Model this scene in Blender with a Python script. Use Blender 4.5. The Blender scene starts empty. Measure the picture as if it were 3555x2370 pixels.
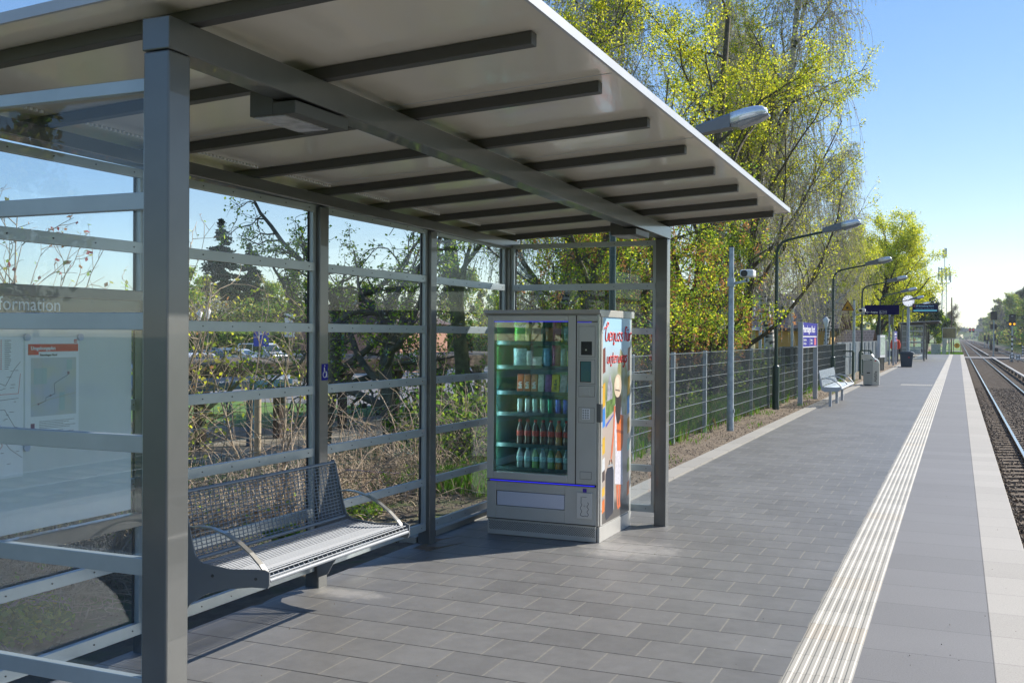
import bpy, math, random
import numpy as np
from mathutils import Vector, Matrix
D2R = math.radians
sc = bpy.context.scene
COL = sc.collection
R = random.Random(11)

# ------------------------------------------------------------------ helpers
def new_mat(name):
    m = bpy.data.materials.new(name); m.use_nodes = True
    nt = m.node_tree; nt.nodes.clear()
    out = nt.nodes.new('ShaderNodeOutputMaterial')
    return m, nt, out

def N(nt, typ, **kw):
    n = nt.nodes.new(typ)
    for k, v in kw.items():
        if k in n.inputs: n.inputs[k].default_value = v
        else: setattr(n, k, v)
    return n

def rgba(c): return (c[0], c[1], c[2], 1)

def mat(name, col, rough=.5, metal=0, var=.0, scale=6, col2=None, bump=0, bscale=60, spec=.5, coat=0, detail=4, sx=1, sy=1, sz=1, emit=0):
    m, nt, out = new_mat(name)
    b = N(nt, 'ShaderNodeBsdfPrincipled', Roughness=rough, Metallic=metal)
    b.inputs['Specular IOR Level'].default_value = spec
    b.inputs['Coat Weight'].default_value = coat
    b.inputs['Base Color'].default_value = rgba(col)
    tc = N(nt, 'ShaderNodeTexCoord'); mp = N(nt, 'ShaderNodeMapping')
    mp.inputs['Scale'].default_value = (sx, sy, sz)
    nt.links.new(tc.outputs['Object'], mp.inputs['Vector'])
    if var or col2:
        n = N(nt, 'ShaderNodeTexNoise', Scale=scale, Detail=detail, Roughness=.6)
        nt.links.new(mp.outputs[0], n.inputs['Vector'])
        r = N(nt, 'ShaderNodeValToRGB')
        c2 = col2 or tuple(max(0, x * (1 - var)) for x in col)
        c1 = col if col2 else tuple(min(1, x * (1 + var)) for x in col)
        r.color_ramp.elements[0].color = rgba(c2); r.color_ramp.elements[1].color = rgba(c1)
        r.color_ramp.elements[0].position = .35; r.color_ramp.elements[1].position = .65
        nt.links.new(n.outputs['Fac'], r.inputs['Fac'])
        nt.links.new(r.outputs['Color'], b.inputs['Base Color'])
    if bump:
        n2 = N(nt, 'ShaderNodeTexNoise', Scale=bscale, Detail=5)
        nt.links.new(mp.outputs[0], n2.inputs['Vector'])
        bp = N(nt, 'ShaderNodeBump', Strength=bump, Distance=.01)
        nt.links.new(n2.outputs['Fac'], bp.inputs['Height'])
        nt.links.new(bp.outputs['Normal'], b.inputs['Normal'])
    if emit:
        b.inputs['Emission Color'].default_value = rgba(col)
        b.inputs['Emission Strength'].default_value = emit
    nt.links.new(b.outputs[0], out.inputs[0])
    return m

def leaf_mat(name, col, trans=.5, var=.25):
    m, nt, out = new_mat(name)
    d = N(nt, 'ShaderNodeBsdfDiffuse'); t = N(nt, 'ShaderNodeBsdfTranslucent'); mx = N(nt, 'ShaderNodeMixShader')
    mx.inputs[0].default_value = trans
    g = N(nt, 'ShaderNodeNewGeometry')
    r = N(nt, 'ShaderNodeValToRGB')
    r.color_ramp.elements[0].color = rgba(tuple(x * (1 - var) for x in col))
    r.color_ramp.elements[1].color = rgba(tuple(min(1, x * (1 + var)) for x in col))
    nt.links.new(g.outputs['Random Per Island'], r.inputs['Fac'])
    nt.links.new(r.outputs[0], d.inputs[0]); nt.links.new(r.outputs[0], t.inputs[0])
    nt.links.new(d.outputs[0], mx.inputs[1]); nt.links.new(t.outputs[0], mx.inputs[2])
    nt.links.new(mx.outputs[0], out.inputs[0])
    return m

def glass_mat(name, tint=(.93, .96, .96), refl=1.0, rough=.0, dirt=.0):
    m, nt, out = new_mat(name)
    tr = N(nt, 'ShaderNodeBsdfTransparent'); tr.inputs[0].default_value = rgba(tint)
    gl = N(nt, 'ShaderNodeBsdfGlossy', Roughness=rough); gl.inputs[0].default_value = (1, 1, 1, 1)
    fr = N(nt, 'ShaderNodeLayerWeight'); fr.inputs['Blend'].default_value = .5
    pw = N(nt, 'ShaderNodeMath', operation='POWER'); pw.inputs[1].default_value = 5
    nt.links.new(fr.outputs['Facing'], pw.inputs[0])
    mu = N(nt, 'ShaderNodeMath', operation='MULTIPLY_ADD', use_clamp=True); mu.inputs[1].default_value = .22; mu.inputs[2].default_value = .02 * refl
    nt.links.new(pw.outputs[0], mu.inputs[0])
    mx = N(nt, 'ShaderNodeMixShader')
    nt.links.new(mu.outputs[0], mx.inputs[0]); nt.links.new(tr.outputs[0], mx.inputs[1]); nt.links.new(gl.outputs[0], mx.inputs[2])
    last = mx
    if dirt:
        tc = N(nt, 'ShaderNodeTexCoord'); mp = N(nt, 'ShaderNodeMapping'); mp.inputs['Scale'].default_value = (6, 6, 1.3)
        nt.links.new(tc.outputs['Object'], mp.inputs['Vector'])
        n = N(nt, 'ShaderNodeTexNoise', Scale=2.2, Detail=6, Roughness=.7)
        nt.links.new(mp.outputs[0], n.inputs['Vector'])
        r = N(nt, 'ShaderNodeMapRange'); r.inputs[1].default_value = .35; r.inputs[2].default_value = .8
        r.inputs[3].default_value = dirt * .25; r.inputs[4].default_value = dirt
        nt.links.new(n.outputs['Fac'], r.inputs[0])
        df = N(nt, 'ShaderNodeBsdfDiffuse'); df.inputs[0].default_value = (.6, .66, .7, 1)
        m2 = N(nt, 'ShaderNodeMixShader')
        nt.links.new(r.outputs[0], m2.inputs[0]); nt.links.new(mx.outputs[0], m2.inputs[1]); nt.links.new(df.outputs[0], m2.inputs[2])
        last = m2
    nt.links.new(last.outputs[0], out.inputs[0])
    return m

def tag(o, label=None, cat=None, group=None, kind=None):
    if label: o['label'] = label
    if cat: o['category'] = cat
    if group: o['group'] = group
    if kind: o['kind'] = kind
    return o

def empty(name, loc=(0, 0, 0), label=None, cat=None, group=None, rz=0, kind=None):
    o = bpy.data.objects.new(name, None); COL.objects.link(o)
    o.location = loc; o.rotation_euler = (0, 0, rz); o.empty_display_size = .1
    return tag(o, label, cat, group, kind)

def link(name, me, mats, parent=None, loc=(0, 0, 0), bevel=0):
    if not isinstance(mats, (list, tuple)): mats = [mats]
    for m in mats: me.materials.append(m)
    o = bpy.data.objects.new(name, me); COL.objects.link(o); o.location = loc
    if parent: o.parent = parent
    if bevel:
        b = o.modifiers.new('b', 'BEVEL'); b.width = bevel; b.segments = 2; b.limit_method = 'ANGLE'; b.harden_normals = False
    return o

def np_mesh(V, F, mi=None, smooth=False):
    """V (n,3); F (m,k) same-size faces"""
    me = bpy.data.meshes.new('m')
    V = np.asarray(V, np.float32); F = np.asarray(F, np.int32)
    m, k = F.shape
    me.vertices.add(len(V)); me.vertices.foreach_set('co', V.ravel())
    me.loops.add(m * k); me.loops.foreach_set('vertex_index', F.ravel())
    me.polygons.add(m)
    me.polygons.foreach_set('loop_start', np.arange(0, m * k, k, dtype=np.int32))
    me.polygons.foreach_set('loop_total', np.full(m, k, np.int32))
    if mi is not None: me.polygons.foreach_set('material_index', np.asarray(mi, np.int32))
    me.polygons.foreach_set('use_smooth', np.full(m, smooth))
    me.update(calc_edges=True)
    return me

class MB:
    def __init__(s): s.v = []; s.f = []; s.mi = []; s.sm = []
    def add(s, vs, fs, mi=0, sm=False):
        o = len(s.v); s.v += [tuple(v) for v in vs]
        for f in fs: s.f.append([i + o for i in f]); s.mi.append(mi); s.sm.append(sm)
        return s
    def box(s, x0, x1, y0, y1, z0, z1, mi=0):
        v = [(x0, y0, z0), (x1, y0, z0), (x1, y1, z0), (x0, y1, z0), (x0, y0, z1), (x1, y0, z1), (x1, y1, z1), (x0, y1, z1)]
        return s.add(v, [(0, 3, 2, 1), (4, 5, 6, 7), (0, 1, 5, 4), (1, 2, 6, 5), (2, 3, 7, 6), (3, 0, 4, 7)], mi)
    def bar(s, a, b, w, h, mi=0, up=(0, 0, 1)):
        a = Vector(a); b = Vector(b); t = (b - a).normalized(); u = t.cross(Vector(up))
        if u.length < 1e-4: u = t.cross(Vector((1, 0, 0)))
        u.normalize(); n = u.cross(t); v = []
        for p in (a, b):
            for i, j in ((-1, -1), (1, -1), (1, 1), (-1, 1)): v.append(p + u * w / 2 * i + n * h / 2 * j)
        return s.add(v, [(0, 1, 2, 3), (7, 6, 5, 4), (0, 4, 5, 1), (1, 5, 6, 2), (2, 6, 7, 3), (3, 7, 4, 0)], mi)
    def tube(s, pts, r, n=8, mi=0, cap=True, sm=True):
        pts = [Vector(p) for p in pts]; k = len(pts)
        rs = r if isinstance(r, (list, tuple)) else [r] * k
        v = []; pu = None
        for i, p in enumerate(pts):
            t = (pts[min(i + 1, k - 1)] - pts[max(i - 1, 0)]).normalized()
            if pu is None:
                pu = t.cross(Vector((0, 0, 1)))
                if pu.length < 1e-3: pu = t.cross(Vector((1, 0, 0)))
            u = (pu - t * pu.dot(t)).normalized(); pu = u; w = t.cross(u)
            for j in range(n):
                a = 2 * math.pi * j / n
                v.append(p + (u * math.cos(a) + w * math.sin(a)) * rs[i])
        f = [(i * n + j, i * n + (j + 1) % n, (i + 1) * n + (j + 1) % n, (i + 1) * n + j) for i in range(k - 1) for j in range(n)]
        s.add(v, f, mi, sm)
        if cap: s.add(v[:n], [tuple(range(n))[::-1]], mi); s.add(v[-n:], [tuple(range(n))], mi)
        return s
    def prism(s, poly, axis, a, b, mi=0):
        """poly: 2D pts in the two remaining axes (in order x,y,z), extruded along axis from a to b"""
        def P(p, c):
            return {'x': (c, p[0], p[1]), 'y': (p[0], c, p[1]), 'z': (p[0], p[1], c)}[axis]
        n = len(poly)
        v = [P(p, a) for p in poly] + [P(p, b) for p in poly]
        f = [tuple(range(n))[::-1], tuple(range(n, 2 * n))] + [(i, (i + 1) % n, n + (i + 1) % n, n + i) for i in range(n)]
        return s.add(v, f, mi)
    def mesh(s):
        me = bpy.data.meshes.new('m'); me.from_pydata(s.v, [], s.f)
        me.polygons.foreach_set('material_index', s.mi); me.polygons.foreach_set('use_smooth', s.sm)
        me.update(); return me
    def build(s, name, mats, parent=None, loc=(0, 0, 0), bevel=0):
        me = s.mesh()
        import bmesh
        bm = bmesh.new(); bm.from_mesh(me); bmesh.ops.recalc_face_normals(bm, faces=bm.faces); bm.to_mesh(me); bm.free()
        return link(name, me, mats, parent, loc, bevel)

def copy_tree(o, parent=None):
    c = o.copy(); COL.objects.link(c)
    if parent: c.parent = parent
    for ch in list(o.children): copy_tree(ch, c)
    return c

def text(name, s, m, parent, loc, size, face='-y', shear=0, bold=0, sx=1, align='LEFT', ext=.0006):
    cu = bpy.data.curves.new(name, 'FONT'); cu.body = s; cu.size = size; cu.extrude = ext; cu.shear = shear; cu.offset = bold
    cu.align_x = align; cu.materials.append(m); cu.resolution_u = 3
    tmp = bpy.data.objects.new('tmp', cu); me = bpy.data.meshes.new_from_object(tmp); bpy.data.objects.remove(tmp); me.materials.clear(); me.materials.append(m)
    o = bpy.data.objects.new(name, me); COL.objects.link(o); o.location = loc
    o.rotation_euler = {'-y': (D2R(90), 0, 0), '+x': (D2R(90), 0, D2R(90)), '-x': (D2R(90), 0, D2R(-90)), 'up': (0, 0, 0)}[face]
    o.scale = (sx, 1, 1)
    if parent: o.parent = parent
    return o

def kx(u):
    """plan direction X/Y seen at column u of a 2352 wide picture"""
    a = (u * 1.5115 - 1777.5) / 3592.7; y = .40719665
    return (-math.sin(y) + a * math.cos(y)) / (math.cos(y) + a * math.sin(y))

# ------------------------------------------------------------------ materials
GREY = mat('painted_steel_grey', (.115, .12, .118), .36, .3, var=.08, scale=3, bump=.03, bscale=400, coat=.5)
GREYD = mat('dark_steel_grey', (.065, .065, .06), .45, var=.05, scale=3)
ALU = mat('anodised_rail', (.37, .42, .44), .36, .35, var=.06, scale=5)
GASKET = mat('black_gasket', (.015, .015, .018), .6)
ROOFU = mat('roof_panel_offwhite', (.84, .79, .68), .16, 0, var=.03, scale=1.2, spec=.6, coat=.3)
GLASS = glass_mat('clear_glass', (.97, .985, .99), .9, 0, .003)
GLASSD = glass_mat('hazy_glass', (.95, .98, 1), 1.5, .0, .018)
GALV = mat('galvanised_steel', (.33, .38, .42), .42, .55, var=.18, scale=14)
LIGHTG = mat('light_grey_paint', (.45, .47, .50), .45, .1, var=.04)
GREEN = mat('dark_green_paint', (.018, .045, .038), .28, 0, var=.1, scale=4)
LAMPBODY = mat('lamp_housing_grey', (.17, .18, .2), .5)
LAMPDOME = mat('lamp_dome_silver', (.75, .8, .86), .25, .4, var=.06)
WHITE = mat('white_plastic', (.7, .7, .68), .4)
OFFW = mat('warm_white_plastic', (.62, .59, .55), .4)
BLACK = mat('black_plastic', (.012, .012, .014), .3)
SIGNB = mat('sign_blue', (.014, .014, .22), .6, spec=.15, var=.04)
SIGNW = mat('sign_white', (.8, .8, .8), .5)
STEEL = mat('stainless_steel', (.36, .365, .355), .33, .75, var=.05, scale=4)
STEELB = mat('brushed_stainless', (.5, .5, .49), .28, .9, var=.05, scale=8)
RED = mat('red_print', (.62, .02, .015), .5)
BARK = mat('grey_brown_bark', (.10, .085, .06), .9, var=.35, scale=9, bump=.5, bscale=40)
BARKD = mat('dark_bark', (.035, .028, .02), .9, var=.3, scale=9, bump=.5, bscale=40)
BARKG = mat('mossy_bark', (.11, .115, .045), .9, var=.4, scale=7, bump=.5, bscale=40)
TWIG = mat('dry_bramble_stem', (.46, .36, .25), .8, col2=(.22, .155, .10), scale=3)
TWIGG = mat('grey_twig', (.34, .31, .26), .85, var=.3, scale=3)

def birch_mat():
    m, nt, out = new_mat('birch_bark')
    b = N(nt, 'ShaderNodeBsdfPrincipled', Roughness=.8)
    tc = N(nt, 'ShaderNodeTexCoord'); mp = N(nt, 'ShaderNodeMapping'); mp.inputs['Scale'].default_value = (1.5, 1.5, 7)
    n = N(nt, 'ShaderNodeTexNoise', Scale=1.6, Detail=4)
    r = N(nt, 'ShaderNodeValToRGB')
    r.color_ramp.elements[0].color = (.03, .028, .025, 1); r.color_ramp.elements[1].color = (.5, .48, .44, 1)
    r.color_ramp.elements[0].position = .4; r.color_ramp.elements[1].position = .5
    nt.links.new(tc.outputs['Object'], mp.inputs[0]); nt.links.new(mp.outputs[0], n.inputs['Vector'])
    nt.links.new(n.outputs['Fac'], r.inputs[0]); nt.links.new(r.outputs[0], b.inputs['Base Color']); nt.links.new(b.outputs[0], out.inputs[0])
    return m
BIRCH = birch_mat()
L_YEL = leaf_mat('flower_cluster_yellow_green', (.72, .71, .05), .55)
L_LIME = leaf_mat('young_leaf_lime', (.34, .45, .045), .55)
L_GRN = leaf_mat('young_leaf_green', (.15, .28, .04), .5)
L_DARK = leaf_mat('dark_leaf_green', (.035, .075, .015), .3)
L_BRN = leaf_mat('brown_seed_cluster', (.46, .23, .10), .45)
L_OLV = leaf_mat('olive_leaf', (.40, .38, .08), .55)
L_NEEDLE = leaf_mat('spruce_needle', (.018, .04, .022), .15)
L_BLOS = leaf_mat('white_blossom', (.45, .46, .40), .3)
L_GRASS = leaf_mat('grass_blade', (.12, .26, .02), .45)
L_STRAW = leaf_mat('dry_straw', (.33, .25, .14), .3)
L_GREYT = leaf_mat('bare_twig_mass', (.12, .105, .09), .2)
L_RED = leaf_mat('red_leaf', (.35, .06, .05), .4)

# ---------- ground materials
def paving_mat():
    m, nt, out = new_mat('grey_concrete_pavers')
    L = nt.links.new
    g = N(nt, 'ShaderNodeNewGeometry'); sp = N(nt, 'ShaderNodeSeparateXYZ'); L(g.outputs['Position'], sp.inputs[0])
    def M(op, a, b=None, c=None):
        n = N(nt, 'ShaderNodeMath', operation=op)
        for i, x in enumerate((a, b, c)):
            if x is None: continue
            if isinstance(x, (int, float)): n.inputs[i].default_value = x
            else: L(x, n.inputs[i])
        return n.outputs[0]
    PY, PX = .2975, .2865
    wob = N(nt, 'ShaderNodeTexNoise', Scale=1.3, Detail=2); L(g.outputs['Position'], wob.inputs['Vector'])
    wv = M('MULTIPLY', M('SUBTRACT', wob.outputs['Fac'], .5), .02)
    v = M('DIVIDE', M('ADD', M('SUBTRACT', sp.outputs['Y'], 4.686), wv), PY)
    row = M('FLOOR', v); fv = M('FRACT', v)
    off = M('MULTIPLY', M('MODULO', M('ADD', row, 1000), 2), .5)
    u = M('ADD', M('DIVIDE', M('ADD', M('ADD', sp.outputs['X'], 2.467), wv), PX), M('ADD', off, 100))
    cell = M('FLOOR', u); fu = M('FRACT', u)
    du = M('MULTIPLY', M('MINIMUM', fu, M('SUBTRACT', 1, fu)), PX)
    dv = M('MULTIPLY', M('MINIMUM', fv, M('SUBTRACT', 1, fv)), PY)
    fn = N(nt, 'ShaderNodeTexNoise', Scale=45, Detail=3); L(g.outputs['Position'], fn.inputs['Vector'])
    jw = M('MULTIPLY', M('SUBTRACT', fn.outputs['Fac'], .32), .006)
    jx = M('MULTIPLY', M('LESS_THAN', du, M('ADD', jw, .0032)), M('ADD', .35, M('MULTIPLY', fn.outputs['Fac'], .8))); jy = M('LESS_THAN', dv, M('ADD', M('MULTIPLY', jw, 1.0), .0034))
    cx = N(nt, 'ShaderNodeCombineXYZ'); L(cell, cx.inputs[0]); L(row, cx.inputs[1])
    wn = N(nt, 'ShaderNodeTexWhiteNoise', noise_dimensions='3D'); L(cx.outputs[0], wn.inputs['Vector'])
    big = N(nt, 'ShaderNodeTexNoise', Scale=.9, Detail=5, Roughness=.65); L(g.outputs['Position'], big.inputs['Vector'])
    mid = N(nt, 'ShaderNodeTexNoise', Scale=7, Detail=6, Roughness=.7); L(g.outputs['Position'], mid.inputs['Vector'])
    fine = N(nt, 'ShaderNodeTexNoise', Scale=260, Detail=2); L(g.outputs['Position'], fine.inputs['Vector'])
    val = M('ADD', M('MULTIPLY', M('SUBTRACT', wn.outputs['Value'], .5), .026), .150)
    val = M('ADD', val, M('MULTIPLY', M('SUBTRACT', big.outputs['Fac'], .5), .10))
    val = M('ADD', val, M('MULTIPLY', M('SUBTRACT', mid.outputs['Fac'], .5), .085))
    val = M('ADD', val, M('MULTIPLY', M('SUBTRACT', fine.outputs['Fac'], .5), .05))
    cr = N(nt, 'ShaderNodeCombineColor'); L(M('MULTIPLY', val, 1.0), cr.inputs[0]); L(M('MULTIPLY', val, .995), cr.inputs[1]); L(M('MULTIPLY', val, .975), cr.inputs[2])
    # pale dust specks
    vo = N(nt, 'ShaderNodeTexVoronoi', Scale=9); L(g.outputs['Position'], vo.inputs['Vector'])
    spk = M('MULTIPLY', M('LESS_THAN', vo.outputs['Distance'], .035), M('GREATER_THAN', mid.outputs['Fac'], .55))
    m0 = N(nt, 'ShaderNodeMix', data_type='RGBA'); L(spk, m0.inputs[0]); L(cr.outputs[0], m0.inputs[6]); m0.inputs[7].default_value = (.32, .30, .27, 1)
    # cement dust by the vending machine
    def blob(x, y, rx, ry):
        ax = M('DIVIDE', M('SUBTRACT', sp.outputs['X'], x), rx); ay = M('DIVIDE', M('SUBTRACT', sp.outputs['Y'], y), ry)
        d = M('ADD', M('MULTIPLY', ax, ax), M('MULTIPLY', ay, ay))
        d = M('ADD', d, M('MULTIPLY', M('SUBTRACT', mid.outputs['Fac'], .5), 3.2))
        return N2(M('SUBTRACT', 1, d))
    def N2(x):
        c = N(nt, 'ShaderNodeClamp'); L(x, c.inputs[0]); return c.outputs[0]
    dust = M('MAXIMUM', M('MULTIPLY', blob(-2.25, 7.45, .42, .38), .75), M('MULTIPLY', blob(-3.45, 5.45, .3, .12), .7))
    m1 = N(nt, 'ShaderNodeMix', data_type='RGBA'); L(dust, m1.inputs[0]); L(m0.outputs[2], m1.inputs[6]); m1.inputs[7].default_value = (.34, .33, .31, 1)
    m2 = N(nt, 'ShaderNodeMix', data_type='RGBA'); L(jx, m2.inputs[0]); L(m1.outputs[2], m2.inputs[6]); m2.inputs[7].default_value = (.24, .225, .19, 1)
    m3 = N(nt, 'ShaderNodeMix', data_type='RGBA'); L(jy, m3.inputs[0]); L(m2.outputs[2], m3.inputs[6]); m3.inputs[7].default_value = (.022, .021, .02, 1)
    b = N(nt, 'ShaderNodeBsdfPrincipled', Roughness=.5)
    L(m3.outputs[2], b.inputs['Base Color'])
    h = M('SUBTRACT', 1, M('MAXIMUM', jx, jy)); h = M('ADD', h, M('MULTIPLY', fine.outputs['Fac'], .12))
    h = M('ADD', h, M('MULTIPLY', wn.outputs['Value'], .25))
    bp = N(nt, 'ShaderNodeBump', Strength=.55, Distance=.004); L(h, bp.inputs['Height']); L(bp.outputs[0], b.inputs['Normal'])
    L(b.outputs[0], out.inputs[0]); return m
PAVE = paving_mat()

def slab_mat(name, col, pitch, y0, var, rough, joint=(.05, .05, .055), speck=0, xj=None, jw=.0022, tile_var=.1, stain=0):
    m, nt, out = new_mat(name); L = nt.links.new
    g = N(nt, 'ShaderNodeNewGeometry'); sp = N(nt, 'ShaderNodeSeparateXYZ'); L(g.outputs['Position'], sp.inputs[0])
    def M(op, a, b=None):
        n = N(nt, 'ShaderNodeMath', operation=op)
        for i, x in enumerate((a, b)):
            if x is None: continue
            if isinstance(x, (int, float)): n.inputs[i].default_value = x
            else: L(x, n.inputs[i])
        return n.outputs[0]
    v = M('DIVIDE', M('SUBTRACT', sp.outputs['Y'], y0), pitch); row = M('FLOOR', v); f = M('FRACT', v)
    dv = M('MULTIPLY', M('MINIMUM', f, M('SUBTRACT', 1, f)), pitch)
    fine = N(nt, 'ShaderNodeTexNoise', Scale=130, Detail=3, Roughness=.7); L(g.outputs['Position'], fine.inputs['Vector'])
    big = N(nt, 'ShaderNodeTexNoise', Scale=1.6, Detail=5); L(g.outputs['Position'], big.inputs['Vector'])
    wn = N(nt, 'ShaderNodeTexWhiteNoise', noise_dimensions='1D'); L(row, wn.inputs['W'])
    k = M('ADD', 1, M('MULTIPLY', M('SUBTRACT', fine.outputs['Fac'], .5), speck))
    k = M('ADD', k, M('MULTIPLY', M('SUBTRACT', big.outputs['Fac'], .5), var))
    k = M('ADD', k, M('MULTIPLY', M('SUBTRACT', wn.outputs['Value'], .5), tile_var))
    hs = N(nt, 'ShaderNodeHueSaturation'); hs.inputs['Color'].default_value = rgba(col); L(k, hs.inputs['Value'])
    last = hs.outputs[0]
    if stain:
        sn = N(nt, 'ShaderNodeTexNoise', Scale=1.1, Detail=4); L(g.outputs['Position'], sn.inputs['Vector'])
        a = M('MULTIPLY', M('GREATER_THAN', wn.outputs['Value'], .86), M('MULTIPLY', sn.outputs['Fac'], stain))
        mm = N(nt, 'ShaderNodeMix', data_type='RGBA'); L(a, mm.inputs[0]); L(last, mm.inputs[6]); mm.inputs[7].default_value = (.3, .22, .13, 1); last = mm.outputs[2]
    j = M('LESS_THAN', dv, jw)
    mx = N(nt, 'ShaderNodeMix', data_type='RGBA'); L(j, mx.inputs[0]); L(last, mx.inputs[6]); mx.inputs[7].default_value = rgba(joint)
    b = N(nt, 'ShaderNodeBsdfPrincipled', Roughness=rough); L(mx.outputs[2], b.inputs['Base Color'])
    bp = N(nt, 'ShaderNodeBump', Strength=.5, Distance=.003)
    h = M('ADD', M('MULTIPLY', fine.outputs['Fac'], .6), M('SUBTRACT', 1, j)); L(h, bp.inputs['Height']); L(bp.outputs[0], b.inputs['Normal'])
    L(b.outputs[0], out.inputs[0]); return m
SLABG = slab_mat('dark_edge_slabs', (.172, .169, .168), .506, 5.611, .16, .62, speck=.9, tile_var=.12)
SLABW = slab_mat('pale_edge_slabs', (.36, .34, .305), .506, 5.611, .1, .8, joint=(.16, .15, .15), speck=.8, tile_var=.12)
STRIP = slab_mat('white_ribbed_strip', (.40, .38, .33), .305, 5.044, .45, .6, joint=(.2, .185, .16), speck=.12, jw=.0028, tile_var=.16, stain=.55)
KERB = slab_mat('kerb_stone', (.30, .285, .25), 1.0, 11.3, .15, .8, joint=(.08, .07, .06), speck=.4, jw=.006)

def ground_mat():
    m, nt, out = new_mat('sandy_soil_and_grass'); L = nt.links.new
    g = N(nt, 'ShaderNodeNewGeometry'); sp = N(nt, 'ShaderNodeSeparateXYZ'); L(g.outputs['Position'], sp.inputs[0])
    def noise(s, d=5, r=.6):
        n = N(nt, 'ShaderNodeTexNoise', Scale=s, Detail=d, Roughness=r); L(g.outputs['Position'], n.inputs['Vector']); return n.outputs['Fac']
    def M(op, a, b=None):
        n = N(nt, 'ShaderNodeMath', operation=op)
        for i, x in enumerate((a, b)):
            if x is None: continue
            if isinstance(x, (int, float)): n.inputs[i].default_value = x
            else: L(x, n.inputs[i])
        return n.outputs[0]
    s = N(nt, 'ShaderNodeValToRGB'); s.color_ramp.elements[0].color = (.15, .11, .075, 1); s.color_ramp.elements[1].color = (.34, .27, .19, 1)
    s.color_ramp.elements[0].position = .3; s.color_ramp.elements[1].position = .65; L(noise(5, 8, .75), s.inputs[0])
    gr = N(nt, 'ShaderNodeValToRGB'); gr.color_ramp.elements[0].color = (.05, .09, .012, 1); gr.color_ramp.elements[1].color = (.15, .24, .03, 1); L(noise(3, 8, .8), gr.inputs[0])
    a = M('ADD', M('MULTIPLY', M('SUBTRACT', -4.1, sp.outputs['X']), .8), M('MULTIPLY', M('SUBTRACT', noise(2.5), .5), 4))
    c = N(nt, 'ShaderNodeClamp'); L(a, c.inputs[0])
    a2 = M('ADD', M('MULTIPLY', M('SUBTRACT', sp.outputs['X'], 10.5), .5), M('MULTIPLY', M('SUBTRACT', noise(1.5), .5), 3)); c2 = N(nt, 'ShaderNodeClamp'); L(a2, c2.inputs[0])
    mx = N(nt, 'ShaderNodeMix', data_type='RGBA'); L(M('MAXIMUM', c.outputs[0], c2.outputs[0]), mx.inputs[0]); L(s.outputs[0], mx.inputs[6]); L(gr.outputs[0], mx.inputs[7])
    b = N(nt, 'ShaderNodeBsdfPrincipled', Roughness=.95); L(mx.outputs[2], b.inputs['Base Color'])
    bp = N(nt, 'ShaderNodeBump', Strength=1, Distance=.09); L(noise(13, 10, .8), bp.inputs['Height']); L(bp.outputs[0], b.inputs['Normal'])
    L(b.outputs[0], out.inputs[0]); return m
GROUND = ground_mat()
BALLAST = mat('track_ballast', (.095, .072, .052), .95, spec=.1, col2=(.028, .021, .015), scale=26, bump=1.0, bscale=30, detail=6)
ASPH = mat('grey_asphalt', (.17, .165, .165), .85, var=.12, scale=3, bump=.2, bscale=80)
SANDP = mat('sandy_path', (.30, .26, .2), .9, var=.2, scale=2)
LAWN = mat('lawn_green', (.12, .22, .03), .95, col2=(.07, .14, .02), scale=5, bump=.8, bscale=30)
CONC = mat('concrete', (.33, .32, .30), .85, var=.15, scale=5, bump=.3)
SLEEP = mat('concrete_sleeper', (.16, .13, .10), .9, spec=.15, var=.25, scale=4)
RAILT = mat('polished_rail_top', (.6, .62, .66), .2, .9)
RAILS = mat('rusty_rail_side', (.075, .045, .03), .7, var=.3, scale=8)
TROUGH = mat('pale_third_rail_cover', (.55, .52, .47), .5, var=.1)

# ------------------------------------------------------------------ camera
cam = bpy.data.cameras.new('cam'); co = bpy.data.objects.new('camera', cam); COL.objects.link(co); sc.camera = co
cam.sensor_width = 36; cam.lens = 36 * 3592.7 / 3555; cam.clip_start = .05; cam.clip_end = 6000
yaw, pit, rol = .40719665, -.00673336, .00643256
r_ = Vector((math.cos(yaw), math.sin(yaw), 0)); f_ = Vector((-math.sin(yaw), math.cos(yaw), 0)); u_ = Vector((0, 0, 1))
f2 = f_ * math.cos(pit) + u_ * math.sin(pit); u2 = u_ * math.cos(pit) - f_ * math.sin(pit)
r3 = r_ * math.cos(rol) + u2 * math.sin(rol); u3 = u2 * math.cos(rol) - r_ * math.sin(rol)
co.matrix_world = Matrix(((r3.x, u3.x, -f2.x, 0), (r3.y, u3.y, -f2.y, 0), (r3.z, u3.z, -f2.z, 1.6), (0, 0, 0, 1)))

# ------------------------------------------------------------------ light
S = Vector((math.cos(D2R(50)), math.sin(D2R(50)), 0)); EL = 33.9
sd = Vector((S.x * math.cos(D2R(EL)), S.y * math.cos(D2R(EL)), math.sin(D2R(EL))))
sl = bpy.data.lights.new('sun', 'SUN'); sl.energy = 3.8; sl.angle = D2R(.5); sl.color = (1, .93, .82)
so = bpy.data.objects.new('sun', sl); COL.objects.link(so); so.rotation_euler = (-sd).to_track_quat('-Z', 'Y').to_euler()
w = bpy.data.worlds.new('World'); sc.world = w; w.use_nodes = True
nt = w.node_tree; bg = nt.nodes['Background']; sky = nt.nodes.new('ShaderNodeTexSky'); sky.sky_type = 'NISHITA'
sky.sun_disc = False; sky.sun_elevation = D2R(EL); sky.sun_rotation = math.atan2(S.x, S.y)
sky.altitude = 50; sky.air_density = 1.0; sky.dust_density = .12; sky.ozone_density = 2.2
gm = nt.nodes.new('ShaderNodeGamma'); gm.inputs[1].default_value = .62
nt.links.new(sky.outputs[0], gm.inputs[0]); hs = nt.nodes.new('ShaderNodeHueSaturation'); hs.inputs['Saturation'].default_value = 1.6; hs.inputs['Hue'].default_value = .513
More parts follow.
